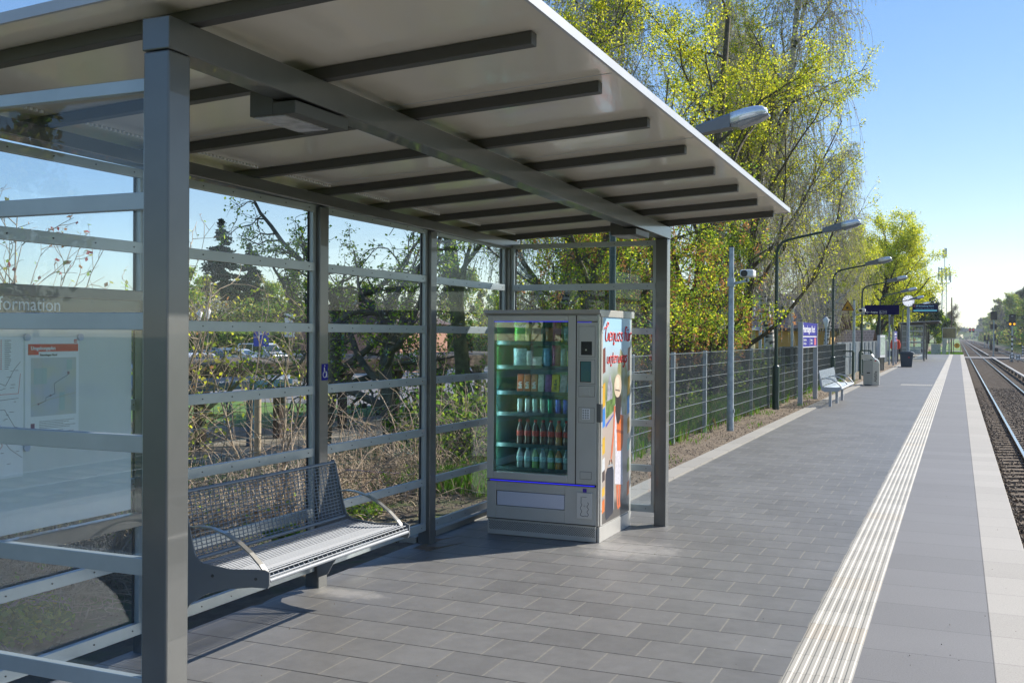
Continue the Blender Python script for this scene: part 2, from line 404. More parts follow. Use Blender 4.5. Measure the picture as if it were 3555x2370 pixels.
nt.links.new(gm.outputs[0], hs.inputs['Color']); nt.links.new(hs.outputs[0], bg.inputs[0]); bg.inputs[1].default_value = .146
sc.view_settings.view_transform = 'Standard'; sc.view_settings.look = 'None'; sc.view_settings.exposure = 1.14
sc.render.engine = 'CYCLES'
cy = sc.cycles; cy.transparent_max_bounces = 24; cy.max_bounces = 8; cy.diffuse_bounces = 4; cy.glossy_bounces = 4; cy.transmission_bounces = 6
cy.use_denoising = True; cy.sample_clamp_indirect = 6; cy.caustics_reflective = False; cy.caustics_refractive = False

# ================================================================== SETTING
def ter(x, y):
    """terrain height west of the platform"""
    t = min(1, max(0, (-4.6 - x) / 4.5)); t = t * t * (3 - 2 * t)
    return -1.1 * t
def sheet(name, xs, ys, zf, m, kind='structure'):
    V = [(x, y, zf(x, y)) for y in ys for x in xs]; n = len(xs)
    F = [(j * n + i, j * n + i + 1, (j + 1) * n + i + 1, (j + 1) * n + i) for j in range(len(ys) - 1) for i in range(n - 1)]
    o = link(name, np_mesh(V, F, smooth=True), m); return tag(o, kind=kind)
def fr(a, b, n): return [a + (b - a) * i / n for i in range(n + 1)]
rn = np.random.default_rng(5)
bx = [-1500, -400, -120, -60, -30, -20, -14] + fr(-11, -3.14, 70)
by = [-400, -120, -50, -20] + fr(-10, 36, 150) + fr(38, 110, 36) + [140, 200, 400, 900, 2500]
def gz_(x, y):
    n = .0
    if -8 < x < -3.2 and -12 < y < 40: n = (R.random() - .5) * .035 * min(1, (-3.2 - x) / .4)
    return ter(x, y) - .012 + n
sheet('ground', bx, by, gz_, GROUND)
sheet('grass_ground', [-3.14, .46], [105.4, 108, 150, 250, 600, 2500], lambda x, y: -.25 if y > 106 else -.02, LAWN)
def eastz(x, y): return -1.16 + (0 if x < 9.6 else min(.45, (x - 9.6) * .25))
sheet('ground', [.46, 9.6, 10.6, 11.6, 13, 20, 60, 200, 1500], [-400, -20, 0, 40, 80, 120, 160, 250, 500, 2500], eastz, GROUND)
o = MB().box(-3.14, -.745, -30, 105.4, -1.2, 0).build('platform_paving', PAVE); tag(o, kind='structure')
o = MB().box(-3.80, -3.14, -30, 8.72, -.3, -.0012).build('platform_paving', PAVE); tag(o, kind='structure')
# kerb beside the sand strip
o = MB().box(-3.135, -2.99, 8.72, 104, -.1, .012).box(-2.99, -2.90, 8.72, 104, -.1, .022).build('kerb', KERB); tag(o, kind='structure')
o = MB().box(-3.95, -3.80, 6.98, 8.72, -.2, .045).build('kerb', KERB, bevel=.006); tag(o, kind='structure')
# ribbed guidance strip: real profile
prof = [(-.745, -.02), (-.745, .0)]
nr = 7; p = .305 / nr
for i in range(nr):
    x0 = -.745 + i * p
    prof += [(x0 + .006, .0008), (x0 + .012, .0055), (x0 + .030, .0055), (x0 + .036, .0008)]
prof += [(-.44, .0), (-.44, -.02)]
o = MB().prism(prof, 'y', -30, 105.4).build('guidance_strip', STRIP); tag(o, kind='structure')
# cross bar of guidance strip (ribbed fields across the platform at the exit)
for yb in (36.5, 84):
    o = MB()
    for i in range(16): o.box(-1.75 + i * .062, -1.72 + i * .062, yb, yb + 1.1, -.002, .0055)
    o = o.build('guidance_strip', STRIP); tag(o, kind='structure')
o = MB().box(-.44, .172, -30, 105.4, -1.2, -.0005).build('platform_edge_slabs', SLABG); tag(o, kind='structure')
o = MB().box(.172, .47, -30, 105.4, -.18, .0012).build('platform_edge_slabs', SLABW, bevel=.006); tag(o, kind='structure')
o = MB().box(.172, .40, -30, 105.4, -1.2, -.18).build('platform_wall', CONC); tag(o, kind='structure')
# ballast bed with ridge
bxs = [.40, .5, .9, 1.25, 1.6, 2.1, 2.6, 2.95, 3.3, 3.9, 4.4, 5.2, 6.0, 6.4, 7.1, 7.9, 8.4, 9.2, 9.8]
def bal(x, y):
    base = -1.086 if (.8 < x < 3.4 or 5.7 < x < 8.6) else -1.12
    if x > 9: base -= .03
    return base + (R.random() - .5) * .02
sheet('ballast_bed', bxs, [-30, -10] + fr(-5, 60, 160) + fr(62, 200, 60) + [300, 600, 1200, 2500], bal, BALLAST)

def rail_track(x1, x2, label, y1=900):
    t = empty('railway_track', ((x1 + x2) / 2, 0, -1.1), label, 'track')
    for x in (x1, x2):
        dx = x - (x1 + x2) / 2
        m = MB(); pr = [(-.06, -.02), (.06, -.02), (.06, -.008), (.01, .005), (.01, .09), (.034, .1), (.034, .136), (-.034, .136), (-.034, .1), (-.01, .09), (-.01, .005), (-.06, -.008)]
        m.prism([(a + dx, b) for a, b in pr], 'y', -30, y1, 0)
        m.prism([(-.033 + dx, .1365), (.033 + dx, .1365), (.028 + dx, .1402), (-.028 + dx, .1402)], 'y', -30, y1, 1)
        m.build('rail', [RAILS, RAILT], t)
    n = 420; V = []; F = []; nn_ = 10
    prs = [(-1.26, .0), (-1.25, .035), (-.95, .05), (-.55, .05), (-.45, .035), (.45, .035), (.55, .05), (.95, .05), (1.25, .035), (1.26, .0)]
    for k in range(n):
        y = -8 + k * .6; o0 = len(V)
        for yy in (y - .13, y + .13):
            for i, (a, b) in enumerate(prs): V.append((a, yy, b))
        for yy in (y - .15, y + .15):
            for i, (a, b) in enumerate(prs): V.append((a, yy, -.06))
        for i in range(9):
            F.append((o0 + i, o0 + i + 1, o0 + 11 + i, o0 + 10 + i)); F.append((o0 + 20 + i, o0 + 21 + i, o0 + i + 1, o0 + i)); F.append((o0 + 10 + i, o0 + 11 + i, o0 + 31 + i, o0 + 30 + i))
    s = link('sleeper', np_mesh(V, F), SLEEP, t); s['kind'] = 'stuff'
    return t
rail_track(1.345, 2.85, 'railway track with two shiny rails along the platform edge')
rail_track(6.75, 8.25, 'second railway track on the far side beyond the signals')
# third rail cover
for y0, y1, lb in ((-30, 140, 'pale covered third rail beside the near track, in front of the crossing'), (154, 600, 'pale covered third rail beside the track, beyond the crossing')):
    m = MB(); m.prism([(3.68, -.84), (3.68, -.76), (3.70, -.745), (3.82, -.745), (3.85, -.77), (3.85, -.90), (3.83, -.90), (3.83, -.80), (3.70, -.80)], 'y', y0, y1, 0)
    t = tag(m.build('third_rail', TROUGH), lb, 'third rail')
    m = MB(); y = y0 + 2
    while y < min(y1, 260): m.box(3.70, 3.86, y, y + .08, -1.16, -.84); y += 5
    m.build('bracket', GREYD, t)['kind'] = 'stuff'
# stones of the ballast
def stones(n, x0, x1, y0, y1, z, s0, s1):
    rg = np.random.default_rng(3)
    base = np.array([(1, 0, 0), (-1, 0, 0), (0, 1, 0), (0, -1, 0), (0, 0, 1), (0, 0, -1)], float)
    fc = np.array([(0, 2, 4), (2, 1, 4), (1, 3, 4), (3, 0, 4), (2, 0, 5), (1, 2, 5), (3, 1, 5), (0, 3, 5)])
    c = np.stack([rg.uniform(x0, x1, n), y0 + (y1 - y0) * rg.random(n) ** 1.6, np.full(n, z) + rg.uniform(-.02, .03, n)], 1)
    sz = rg.uniform(s0, s1, (n, 1, 1)); v = base[None] * sz * rg.uniform(.6, 1.2, (n, 6, 1))
    a = rg.random((n, 1)) * 6.28; ca, sa = np.cos(a), np.sin(a); x = v[:, :, 0] * ca - v[:, :, 1] * sa; y = v[:, :, 0] * sa + v[:, :, 1] * ca
    v = np.stack([x, y, v[:, :, 2] * .8], 2) + c[:, None]
    F = (fc[None] + 6 * np.arange(n)[:, None, None]).reshape(-1, 3)
    return np_mesh(v.reshape(-1, 3), F)
STONE = mat('ballast_stone', (.17, .13, .095), .9, col2=(.09, .075, .06), scale=11)
o = link('ballast_stones', stones(30000, .47, 3.6, 5, 60, -1.075, .018, .04), STONE); tag(o, 'loose grey brown ballast stones between platform edge and rails', 'ballast', kind='stuff')
o = MB().box(.47, 11.5, 141, 151, -1.15, -.955).build('level_crossing_road', ASPH); tag(o, kind='structure')
o = MB().box(-30, .47, 141, 151, -1.15, -.2).build('level_crossing_road', ASPH); tag(o, kind='structure')

# ================================================================== SHELTER
def zr(x, y): return 2.55 + .052 * (x + 2.24) - .0105 * (y - 5.5)   # underside of rafters
XF0, XF1 = -2.34, -2.24; XB0, XB1 = -3.78, -3.68
YP = [2.51 + 1.4875 * i for i in range(5)]
def make_shelter():
    t = empty('platform_shelter', (-3, 5.5, 0), 'grey steel and glass waiting shelter with sloping flat roof, right in front', 'shelter')
    o = Vector((3, -5.5, 0))
    def b(mb, name, mats, bev=0): return mb.build(name, mats, t, o, bev)
    for y in (YP[0], YP[4]): b(MB().box(XF0, XF1, y, y + .1, -.05, zr(XF1, y) - .11), 'post', GREY, .006)
    for y in YP: b(MB().box(XB0, XB1, y, y + .1, -.05, zr(XB0, y) - .075), 'post', GREY, .006)
    # beams follow the roof fall
    def beam(x0, x1, y0, y1, h, nm):
        za, zb = zr((x0 + x1) / 2, y0), zr((x0 + x1) / 2, y1); m = MB()
        m.add([(x0, y0, za - h), (x1, y0, za - h), (x1, y1, zb - h), (x0, y1, zb - h), (x0, y0, za - .003), (x1, y0, za - .003), (x1, y1, zb - .003), (x0, y1, zb - .003)],
              [(0, 3, 2, 1), (4, 5, 6, 7), (0, 1, 5, 4), (1, 2, 6, 5), (2, 3, 7, 6), (3, 0, 4, 7)])
        return b(m, nm, GREY, .004)
    beam(XF0 - .003, XF1 + .003, YP[0] - .003, YP[4] + .103, .105, 'front_beam')
    beam(XB0 - .0, XB1 + .02, YP[0] - .003, YP[4] + .2, .072, 'rear_beam')
    for k in range(1, 10):
        y = 1.91 + .735 * k; m = MB(); xa, xb = -3.9, -1.38
        m.add([(x, yy, zr(x, y) + h) for x in (xa, xb) for yy in (y - .025, y + .025) for h in (0, .047)],
              [(0, 1, 3, 2), (4, 6, 7, 5), (0, 4, 5, 1), (2, 3, 7, 6), (0, 2, 6, 4), (1, 5, 7, 3)])
        b(m, 'rafter', GREYD, .003)
    m = MB(); xa, xb, ya, yb = -3.93, -1.28, 2.43, 8.70
    c = [(x, y, zr(x, y) + h) for h in (.048, .066) for x, y in ((xa, ya), (xb, ya), (xb, yb), (xa, yb))]
    m.add(c, [(0, 3, 2, 1), (4, 5, 6, 7), (0, 1, 5, 4), (1, 2, 6, 5), (2, 3, 7, 6), (3, 0, 4, 7)])
    b(m, 'roof_panel', ROOFU)
    for (p, q) in (((xb, ya), (xb, yb)), ((xa, ya), (xb, ya)), ((xa, yb), (xb, yb))):
        m = MB(); m.bar((p[0], p[1], zr(*p) + .062), (q[0], q[1], zr(*q) + .062), .012, .036); b(m, 'roof_trim', LIGHTG)
    ROWS = [(.105, .165), (.448, .503), (.828, .883), (1.217, 1.272), (1.607, 1.662), (1.988, 2.043), (2.36, 2.402)]
    for yy in (3.9, 5.3, 7.6):
        m = MB(); m.bar((xa + .1, yy + .12, zr(xa + .1, yy) + .0465), (xb - .02, yy + .12, zr(xb - .02, yy) + .0465), .006, .002); b(m, 'panel_joint', LIGHTG)
    m = MB(); yy = 2.6
    while yy < 8.5:
        if abs((yy - 1.91) % .735 - .36) < .29: m.box(-3.625, -3.612, yy, yy + .012, zr(-3.62, yy) + .035, zr(-3.62, yy) + .046)
        yy += .028
    b(m, 'vent_light_dots', SIGNW)['kind'] = 'stuff'  # row of white dots stands in for daylight through small holes
    def wall(axis, c, a0, a1, side):
        """axis 'y': wall in plane X=c from y=a0..a1; side = +1/-1 interior direction"""
        for z0, z1 in ROWS:
            m = MB()
            if axis == 'y':
                m.box(c, c + .028, a0, a1, z0, z1)
                nb = 6
                for i in range(nb):
                    y = a0 + .07 + (a1 - a0 - .14) * i / (nb - 1); z = (z0 + z1) / 2
                    m.tube([(c + .0275, y, z), (c + .031, y, z)], .0042, 6, 1)
            else:
                m.box(a0, a1, c, c + .028, z0, z1)
                for i in range(5):
                    x = a0 + .07 + (a1 - a0 - .14) * i / 4; z = (z0 + z1) / 2
                    if c > 4: m.tube([(x, c - .003, z), (x, c + .001, z)], .0042, 6, 1)
            b(m, 'rail', [ALU, GREYD], .002)
        # side stiles
        for s in (a0 - .012, a1 - .024):
            m = MB()
            if axis == 'y': m.box(c - .004, c + .024, s, s + .036, .105, 2.402)
            else: m.box(s, s + .036, c + .004, c + .026, .105, 2.402)
            b(m, 'stile', ALU)
        for s in (a0 + .024, a1 - .034):
            m = MB()
            if axis == 'y': m.box(c - .012, c - .0045, s, s + .01, .11, 2.39)
            else: m.box(s, s + .01, c + .028, c + .034, .11, 2.39)
            b(m, 'gasket', GASKET)
        m = MB()
        if axis == 'y': m.box(c - .010, c - .003, a0, a1, .11, 2.395)
        else: m.box(a0, a1, c + .0285, c + .0355, .11, 2.395)
        b(m, 'glass_pane', GLASS if a1 > 4.2 else GLASSD)
    for i in range(4): wall('y', -3.735, YP[i] + .11, YP[i + 1] - .01, 1)
    wall('x', YP[4] + .035, XB1 + .01, XF0 - .01, -1)
    wall('x', YP[0] + .035, XB1 + .01, XF0 - .01, 1)
    # ceiling lights
    for y in (3.18, 7.56):
        x = -2.345; z = zr(x, y) - .160
        L = b(MB().box(x - .105, x, y, y + .36, z, z + .095).box(x, x + .1, y, y + .36, z, z + .048), 'light_housing', GREYD, .003)
        q = MB().box(x - .095, x + .045, y + .015, y + .30, z - .004, z + .002).build('light_diffuser', mat('frosted_light_cover', (.42, .42, .46), .25, var=.3, scale=9), None); q.parent = L
    # accessibility sticker on the post
    y = YP[2]; zc = 1.355; xx = XB1 + .0015
    s = b(MB().box(XB1, xx, y + .022, y + .092, zc - .052, zc + .052), 'access_sticker', SIGNB)
    m = MB(); yc = y + .057
    def q3(a, z): return (xx + .0012, yc + a, zc + z)
    m.tube([q3(-.006, .040), q3(-.0055, .040)], .0062, 10)
    m.prism([(yc - .01, zc + .03), (yc - .002, zc + .03), (yc - .002, zc - .004), (yc + .014, zc - .004), (yc + .02, zc - .034), (yc + .026, zc - .034), (yc + .02, zc + .004), (yc - .01, zc + .004)], 'x', xx + .0003, xx + .0012)
    m.tube([q3(-.004 + .018 * math.cos(a), -.016 + .018 * math.sin(a)) for a in [1.9 + i * .42 for i in range(12)]], .0022, 5)
    g = m.build('wheelchair_symbol', SIGNW); g.parent = s
    return t
shelter = make_shelter()
sh2 = copy_tree(shelter); sh2.location = (-2.83, 77.9, 0)
sh2['label'] = 'distant glass and steel waiting shelter behind the clock post'

# ================================================================== INFORMATION CASE on the rear wall
ic = empty('information_case', (-3.6, 3.2, 0), 'glazed poster case headed Information on the rear shelter wall', 'notice board')
off = Vector((3.6, -3.2, 0))
PAPER = mat('poster_paper', (.66, .69, .66), .5, var=.05, scale=2)
PAPER2 = mat('poster_paper_white', (.82, .83, .82), .5)
x = -3.70
MB().box(x, x + .05, 2.66, 3.86, .655, .72).box(x, x + .05, 2.66, 3.86, 1.75, 1.80).box(x, x + .05, 2.66, 2.70, .72, 1.75).box(x, x + .05, 3.84, 3.86, .72, 1.75).build('frame', GREY, ic, off, .003)
MB().box(x, x + .015, 2.70, 3.80, .74, 1.655).build('back_panel', PAPER, ic, off)
hd = MB().box(x, x + .03, 2.70, 3.84, 1.66, 1.75).build('header', mat('header_black', (.02, .03, .035), .25), ic, off)
text('lettering', 'Information', mat('header_lettering', (.8, .85, .85), .5), hd, (x + .031, 2.965, 1.69), .082, '+x')
MB().box(x + .045, x + .05, 2.70, 3.84, .72, 1.75).build('glass_pane', GLASSD, ic, off)
pl = MB().box(x + .015, x + .018, 3.175, 3.47, 1.10, 1.575).build('map_poster', PAPER2, ic, off)
rd = MB().prism([(3.19, 1.545), (3.465, 1.545), (3.465, 1.512), (3.245, 1.512), (3.245, 1.498), (3.19, 1.498)], 'x', x + .018, x + .0195).build('red_banner', RED, ic, off)
text('lettering', 'Umgebungsplan', SIGNW, rd, (x + .0198, 3.203, 1.52), .021, '+x', bold=.0006)
text('lettering', 'Petershagen Nord', BLACK, pl, (x + .0185, 3.253, 1.493), .0125, '+x', bold=.0004)
lg = MB().box(x + .018, x + .019, 3.442, 3.46, 1.549, 1.565).build('logo', RED, ic, off); text('lettering', 'DB', SIGNW, lg, (x + .0192, 3.4435, 1.5525), .012, '+x')
mp = MB().box(x + .018, x + .0185, 3.205, 3.455, 1.23, 1.485).build('map_area', mat('map_print', (.55, .56, .48), .5, col2=(.48, .52, .58), scale=11, detail=1), ic, off)
LINE = mat('dark_print_line', (.05, .045, .06), .5)
def flatline(pts, w, m, par, nm='route_line', xx=x + .0188):
    mb = MB()
    for a, b_ in zip(pts, pts[1:]): mb.bar((xx, a[0], a[1]), (xx, b_[0], b_[1]), w, .0004, 0, up=(1, 0, 0))
    return mb.build(nm, m, par)
for o_ in (flatline([(3.245, 1.283), (3.285, 1.296), (3.285, 1.31), (3.335, 1.325), (3.33, 1.37), (3.41, 1.408)], .0018, LINE, ic),
           flatline([(3.205, 1.275), (3.30, 1.30), (3.455, 1.325)], .0012, mat('yellow_road', (.5, .38, .12), .5), ic, 'road_line')): o_.location = off
m = MB()
for cy_, cz_, s_ in ((3.245, 1.283, .004), (3.31, 1.318, .004), (3.41, 1.415, .006)): m.box(x + .0186, x + .0192, cy_ - s_, cy_ + s_, cz_ - s_, cz_ + s_)
m.build('map_symbols', mat('map_symbol', (.2, .1, .14), .5), ic, off)
m = MB()
for (a0, b0, a1, b1) in ((3.22, 1.37, 3.29, 1.44), (3.40, 1.43, 3.43, 1.475), (3.36, 1.25, 3.39, 1.33)): m.box(x + .0185, x + .0188, a0, a1, b0, b1)
m.build('map_fields', mat('map_field', (.4, .52, .5), .5), ic, off)
m = MB()
for r_i in range(9):
    z = 1.205 - r_i * .0075 - (0.006 if r_i > 4 else 0); a = 3.25
    while a < 3.44 - (r_i % 3) * .03:
        wl = R.uniform(.006, .018); m.box(x + .018, x + .0186, a, a + wl, z, z + .0025); a += wl + .003
m.build('small_print', mat('grey_print', (.25, .25, .27), .5), ic, off)
MB().box(x + .018, x + .019, 3.205, 3.225, 1.175, 1.2).build('symbol_box', mat('purple_print', (.16, .03, .12), .5), ic, off)
# rail network map at the left
nm_ = MB().box(x + .015, x + .018, 2.72, 3.165, .98, 1.575).build('network_map', PAPER2, ic, off)
rr = random.Random(4); m = MB(); m2 = MB()
def ln(mb, pts, w=.0016):
    for a, b_ in zip(pts, pts[1:]): mb.bar((x + .0186, a[0], a[1]), (x + .0186, b_[0], b_[1]), w, .0004, 0, up=(1, 0, 0))
ln(m, [(2.95, 1.42), (3.075, 1.37), (3.12, 1.44), (3.15, 1.47)]); ln(m, [(2.75, 1.30), (3.05, 1.31), (3.14, 1.315)]); ln(m, [(2.9, 1.26), (3.07, 1.27), (3.13, 1.18)])
ln(m, [(2.8, 1.25), (3.03, 1.18), (3.10, 1.10), (3.16, 1.06)]); ln(m, [(2.75, 1.05), (2.95, 1.2), (3.0, 1.34), (3.075, 1.36)])
ln(m2, [(2.75, 1.33), (3.14, 1.335), (3.15, 1.42)]); ln(m2, [(3.03, 1.18), (3.06, 1.12), (3.0, 1.04)])
for i in range(60):
    a = rr.uniform(2.74, 3.13); z = rr.uniform(1.0, 1.45); m.box(x + .018, x + .0185, a, a + rr.uniform(.01, .025), z, z + .0018)
for i in range(16):
    z = 1.56 - i * .008; m.box(x + .018, x + .0185, 3.07, 3.07 + rr.uniform(.02, .035), z, z + .0022); m2.box(x + .018, x + .0185, 3.05, 3.056, z, z + .003)
m.build('map_lines', LINE, ic, off); m2.build('map_lines', RED, ic, off)
for yy, zz in ((3.18, 1.575), (3.475, 1.575), (3.475, 1.10), (3.18, 1.10)):
    m = MB().tube([(x + .018, yy, zz), (x + .028, yy, zz)], .016, 16); m.build('magnet', mat('pale_magnet', (.4, .45, .6), .4), ic, off)

ic.location.y += .08
# ================================================================== BENCH in the shelter
bn = empty('bench', (-3.3, 4.77, 0), 'wire mesh bench with curved armrests fixed to the shelter rear posts', 'bench')
off = Vector((3.3, -4.77, 0))
WIRE = mat('lit_wire_coating', (.27, .29, .32), .5, .1); WIRED = mat('shaded_wire_coating', (.17, .21, .26), .4, .2); BSIDE = mat('bench_side_grey', (.17, .18, .19), .42)  # same bench wire in two tones: seat as sunlit, backrest as shaded
Y0, Y1 = 4.10, 5.46
seat_p = [(-3.45, .455), (-3.36, .443), (-3.25, .437), (-3.14, .443), (-3.075, .452), (-3.045, .448), (-3.032, .43), (-3.03, .405)]
back_p = [(-3.475, .475), (-3.49, .50), (-3.50, .55), (-3.515, .62), (-3.53, .70), (-3.545, .785), (-3.56, .805), (-3.575, .80)]
def along(pl_, step):
    out = []; d = 0; nxt = 0
    for a, b_ in zip(pl_, pl_[1:]):
        L = math.dist(a, b_)
        while nxt <= d + L:
            k = (nxt - d) / L; out.append((a[0] + (b_[0] - a[0]) * k, a[1] + (b_[1] - a[1]) * k)); nxt += step
        d += L
    return out
def wire_net(pl_, s_long, s_cross, rl, rc):
    m = MB()
    for px, pz in along(pl_, s_long): m.tube([(px, Y0, pz), (px, Y1, pz)], rl, 5)
    n = int((Y1 - Y0) / s_cross)
    for i in range(n + 1):
        y = Y0 + (Y1 - Y0) * i / n; m.tube([(px, y, pz - .004) for px, pz in pl_], rc, 4)
    return m
m = wire_net(seat_p, .0205, .042, .0040, .0026); m.tube([(-3.032, Y0, .41), (-3.032, Y1, .41)], .011, 8); m.tube([(-3.45, Y0, .45), (-3.45, Y1, .45)], .008, 8)
m.build('seat', WIRE, bn, off)
m = wire_net(back_p, .02, .036, .0026, .0032); m.tube([(-3.475, Y0, .475), (-3.475, Y1, .475)], .011, 8); m.tube([(-3.56, Y0, .8), (-3.56, Y1, .8)], .010, 8)
m.build('backrest', WIRED, bn, off)
for s in (-1, 1):
    y = Y0 - .012 if s < 0 else Y1 + .004
    sp = [(-3.675, .07), (-3.60, .10), (-3.56, .17), (-3.50, .25), (-3.40, .31), (-3.28, .345), (-3.12, .372), (-3.03, .375), (-3.022, .395), (-3.022, .452), (-3.05, .463), (-3.25, .447), (-3.43, .462), (-3.465, .49), (-3.485, .55), (-3.545, .79), (-3.56, .815), (-3.58, .815), (-3.60, .70), (-3.675, .42)]
    m = MB(); v = [(a, y, b_) for a, b_ in sp] + [(a, y + .008, b_) for a, b_ in sp]; n = len(sp)
    import mathutils.geometry as mg
    tri = mg.tessellate_polygon([[Vector((a, b_, 0)) for a, b_ in sp]])
    fs = [tuple(t_) for t_ in tri] + [tuple(i + n for i in reversed(t_)) for t_ in tri] + [(i, (i + 1) % n, n + (i + 1) % n, n + i) for i in range(n)]
    m.add(v, fs); pnl = m.build('side_panel', BSIDE, bn, off)
    m = MB()
    for (a, b_) in ((-3.10, .415), (-3.36, .405), (-3.60, .5)): m.tube([(a, y - .004, b_), (a, y + .012, b_)], .008, 8)
    m.build('bolt', GREYD, pnl)
    m = MB(); ya = Y0 + .015 if s < 0 else Y1 - .015
    pts = [(-3.515, .628), (-3.45, .636), (-3.38, .632), (-3.30, .612), (-3.22, .576), (-3.15, .53), (-3.09, .478), (-3.06, .445)]
    for a, b_ in zip(pts, pts[1:]): m.bar((a[0], ya, a[1]), (b_[0], ya, b_[1]), .032, .008)
    m.build('armrest', STEELB, bn, off)

# ================================================================== VENDING MACHINE
VX0, VX1, VY0, VY1 = -3.468, -2.530, 7.55, 8.42
vm = empty('vending_machine', (-3, 8, 0), 'tall stainless snack and drink vending machine with printed side, standing in the shelter', 'vending machine')
off = Vector((3, -8, 0))
VB = mat('vending_steel', (.50, .49, .46), .36, .3, var=.05, scale=3)
VIN = mat('lining_reflection_tint', (.12, .42, .50), .5, col2=(.16, .42, .12), scale=2.2, detail=1); SHELF = mat('vending_shelf', (.03, .07, .07), .4, .2)  # teal and green of the lining stand in for reflections on the window
LED = mat('blue_led_strip', (.03, .03, .8), .4, emit=.35)
F = VY0
def vb(m, n, mt, bev=0, par=None): return m.build(n, mt, par or vm, (0, 0, 0) if par else off, bev)
# cabinet as an open shell
m = MB()
m.box(VX0, VX0 + .03, F + .03, VY1, .0, 1.755).box(VX1 - .012, VX1, F + .06, VY1, .12, 1.755)
m.box(-2.775 + .03, -2.745 + .03, F + .03, VY1 - .01, .13, 1.75).box(VX0 + .03, VX1 - .013, VY1 - .03, VY1 - .005, .13, 1.75)
m.box(VX0 + .03, -2.746, F + .03, VY1 - .03, 1.715, 1.752).box(VX0 + .03, -2.746, F + .03, VY1 - .03, .13, .50)
vb(m, 'cabinet', VB, .003)
vb(MB().box(-2.742, VX1 - .014, F + .03, F + .2, .02, 1.75), 'coin_cabinet', GREYD)
vb(MB().prism([(F - .02, 1.768), (F - .012, 1.795), (VY1 + .03, 1.795), (VY1 + .03, 1.74), (F + .02, 1.74), (F + .005, 1.765)], 'x', VX0 - .03, VX1 + .012), 'roof_cap', VB, .003)
vb(MB().box(VX0 + .03, VX1 - .012, F + .035, F + .06, 1.735, 1.762), 'cap_gap', BLACK)
# door frame with window opening
gx0, gx1, gz0, gz1 = -3.412, -2.780, .507, 1.705
m = MB(); d0, d1 = F - .004, F + .028
m.box(VX0, gx0, d0, d1, .447, 1.75).box(gx1, -2.716, d0, d1, .447, 1.75).box(gx0, gx1, d0, d1, gz1, 1.75).box(gx0, gx1, d0, d1, .447, gz0)
vb(m, 'door_frame', VB, .004)
vb(MB().box(gx0, gx1, d0 + .004, d0 + .012, gz0, gz1), 'window_glass', glass_mat('vending_window', (.85, .97, .98), 4.5, .0), 0)
vb(MB().box(gx0, gx0 + .012, d0 + .014, d1, gz0, gz1).box(gx1 - .006, gx1, d0 + .014, d1, gz0, gz1), 'window_trim', mat('window_trim_olive', (.2, .19, .12), .4), 0)
vb(MB().box(gx0, gx1, d0 + .001, d0 + .0035, gz1 - .005, gz1 - .0), 'led_strip', LED)
vb(MB().box(-2.708, -2.59, F - .003, F, 1.697, 1.702), 'led_strip', LED)
vb(MB().box(VX0 + .03, -2.56, F - .004, F + .01, .4345, .4405), 'led_strip', LED)
# right control column
m = MB().box(-2.712, VX1 - .016, F, F + .03, .447, 1.70).box(-2.712, VX1 - .016, F, F + .03, 1.704, 1.75)
cc = vb(m, 'control_column', VB, .003)
def panel(x0, x1, z0, z1, mt=VB, t=.004, nm='cover_plate'):
    return vb(MB().box(x0, x1, F - t, F + .001, z0, z1), nm, mt, .0015)
panel(-2.692, -2.562, 1.43, 1.665); panel(-2.697, -2.562, 1.225, 1.41); panel(-2.69, -2.565, 1.125, 1.205); panel(-2.69, -2.565, .925, 1.04); panel(-2.675, -2.585, .49, .545)
panel(-2.674, -2.585, 1.445, 1.55, BLACK, .006, 'card_reader')
vb(MB().tube([(-2.632, F - .008, 1.485), (-2.632, F - .004, 1.485)], .007, 12), 'card_reader_button', STEELB)
panel(-2.682, -2.590, 1.236, 1.398, BLACK, .005, 'display_screen')
panel(-2.674, -2.592, 1.242, 1.394, mat('screen_glass_teal', (.05, .15, .17), .05, spec=.8), .0062, 'screen_glass')
panel(-2.66, -2.60, 1.135, 1.195, VB, .0055)
kp = panel(-2.661, -2.599, .951, 1.032, mat('keypad_plate', (.85, .86, .88), .4), .007, 'keypad')
m = MB()
for i in range(3):
    for j in range(4): m.box(-2.657 + i * .019, -2.6435 + i * .019, F - .009, F - .007, .955 + j * .019, .969 + j * .019)
k = m.build('key', mat('key_grey', (.33, .34, .35), .4), kp); k['kind'] = 'stuff'
# lower panel
m = MB(); px0, px1, pz0, pz1 = -3.388, -2.802, .236, .356
m.box(VX0, px0, F, F + .03, .135, .430).box(px1, VX1 - .016, F, F + .03, .135, .430).box(px0, px1, F, F + .03, pz1, .430).box(px0, px1, F, F + .03, .135, pz0)
vb(m, 'lower_panel', VB, .003)
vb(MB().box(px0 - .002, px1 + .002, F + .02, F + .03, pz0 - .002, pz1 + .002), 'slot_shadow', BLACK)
vb(MB().box(px0 + .008, px1 - .004, F + .004, F + .014, pz0 + .004, pz1 - .004), 'delivery_flap', mat('delivery_flap_steel', (.62, .64, .76), .3, .3), .002)
ch = panel(-2.697, -2.577, .186, .382, OFFW, .012, 'change_door')
m = MB(); pts = []
for i in range(31):
    tt = i / 30; z = .355 - .145 * tt; pts.append((-2.662 + .006 * math.sin(tt * 18) * (tt > .3), F - .0128, z))
for i in range(9): pts.append((-2.655 + .045 * i / 8, F - .0128, .206 - .003 * math.sin(i)))
for i in range(24):
    tt = i / 23; z = .208 + .105 * tt; pts.append((-2.608 + .006 * math.sin(tt * 16), F - .0128, z))
m.tube(pts, .0016, 4); m.tube([(-2.655, F - .0128, .352), (-2.616, F - .0128, .352)], .0012, 4); m.build('wavy_outline', BLACK, ch)
m = MB().tube([(-2.636, F - .016, .282), (-2.636, F - .012, .282)], .006, 10); m.build('lock', STEELB, ch)
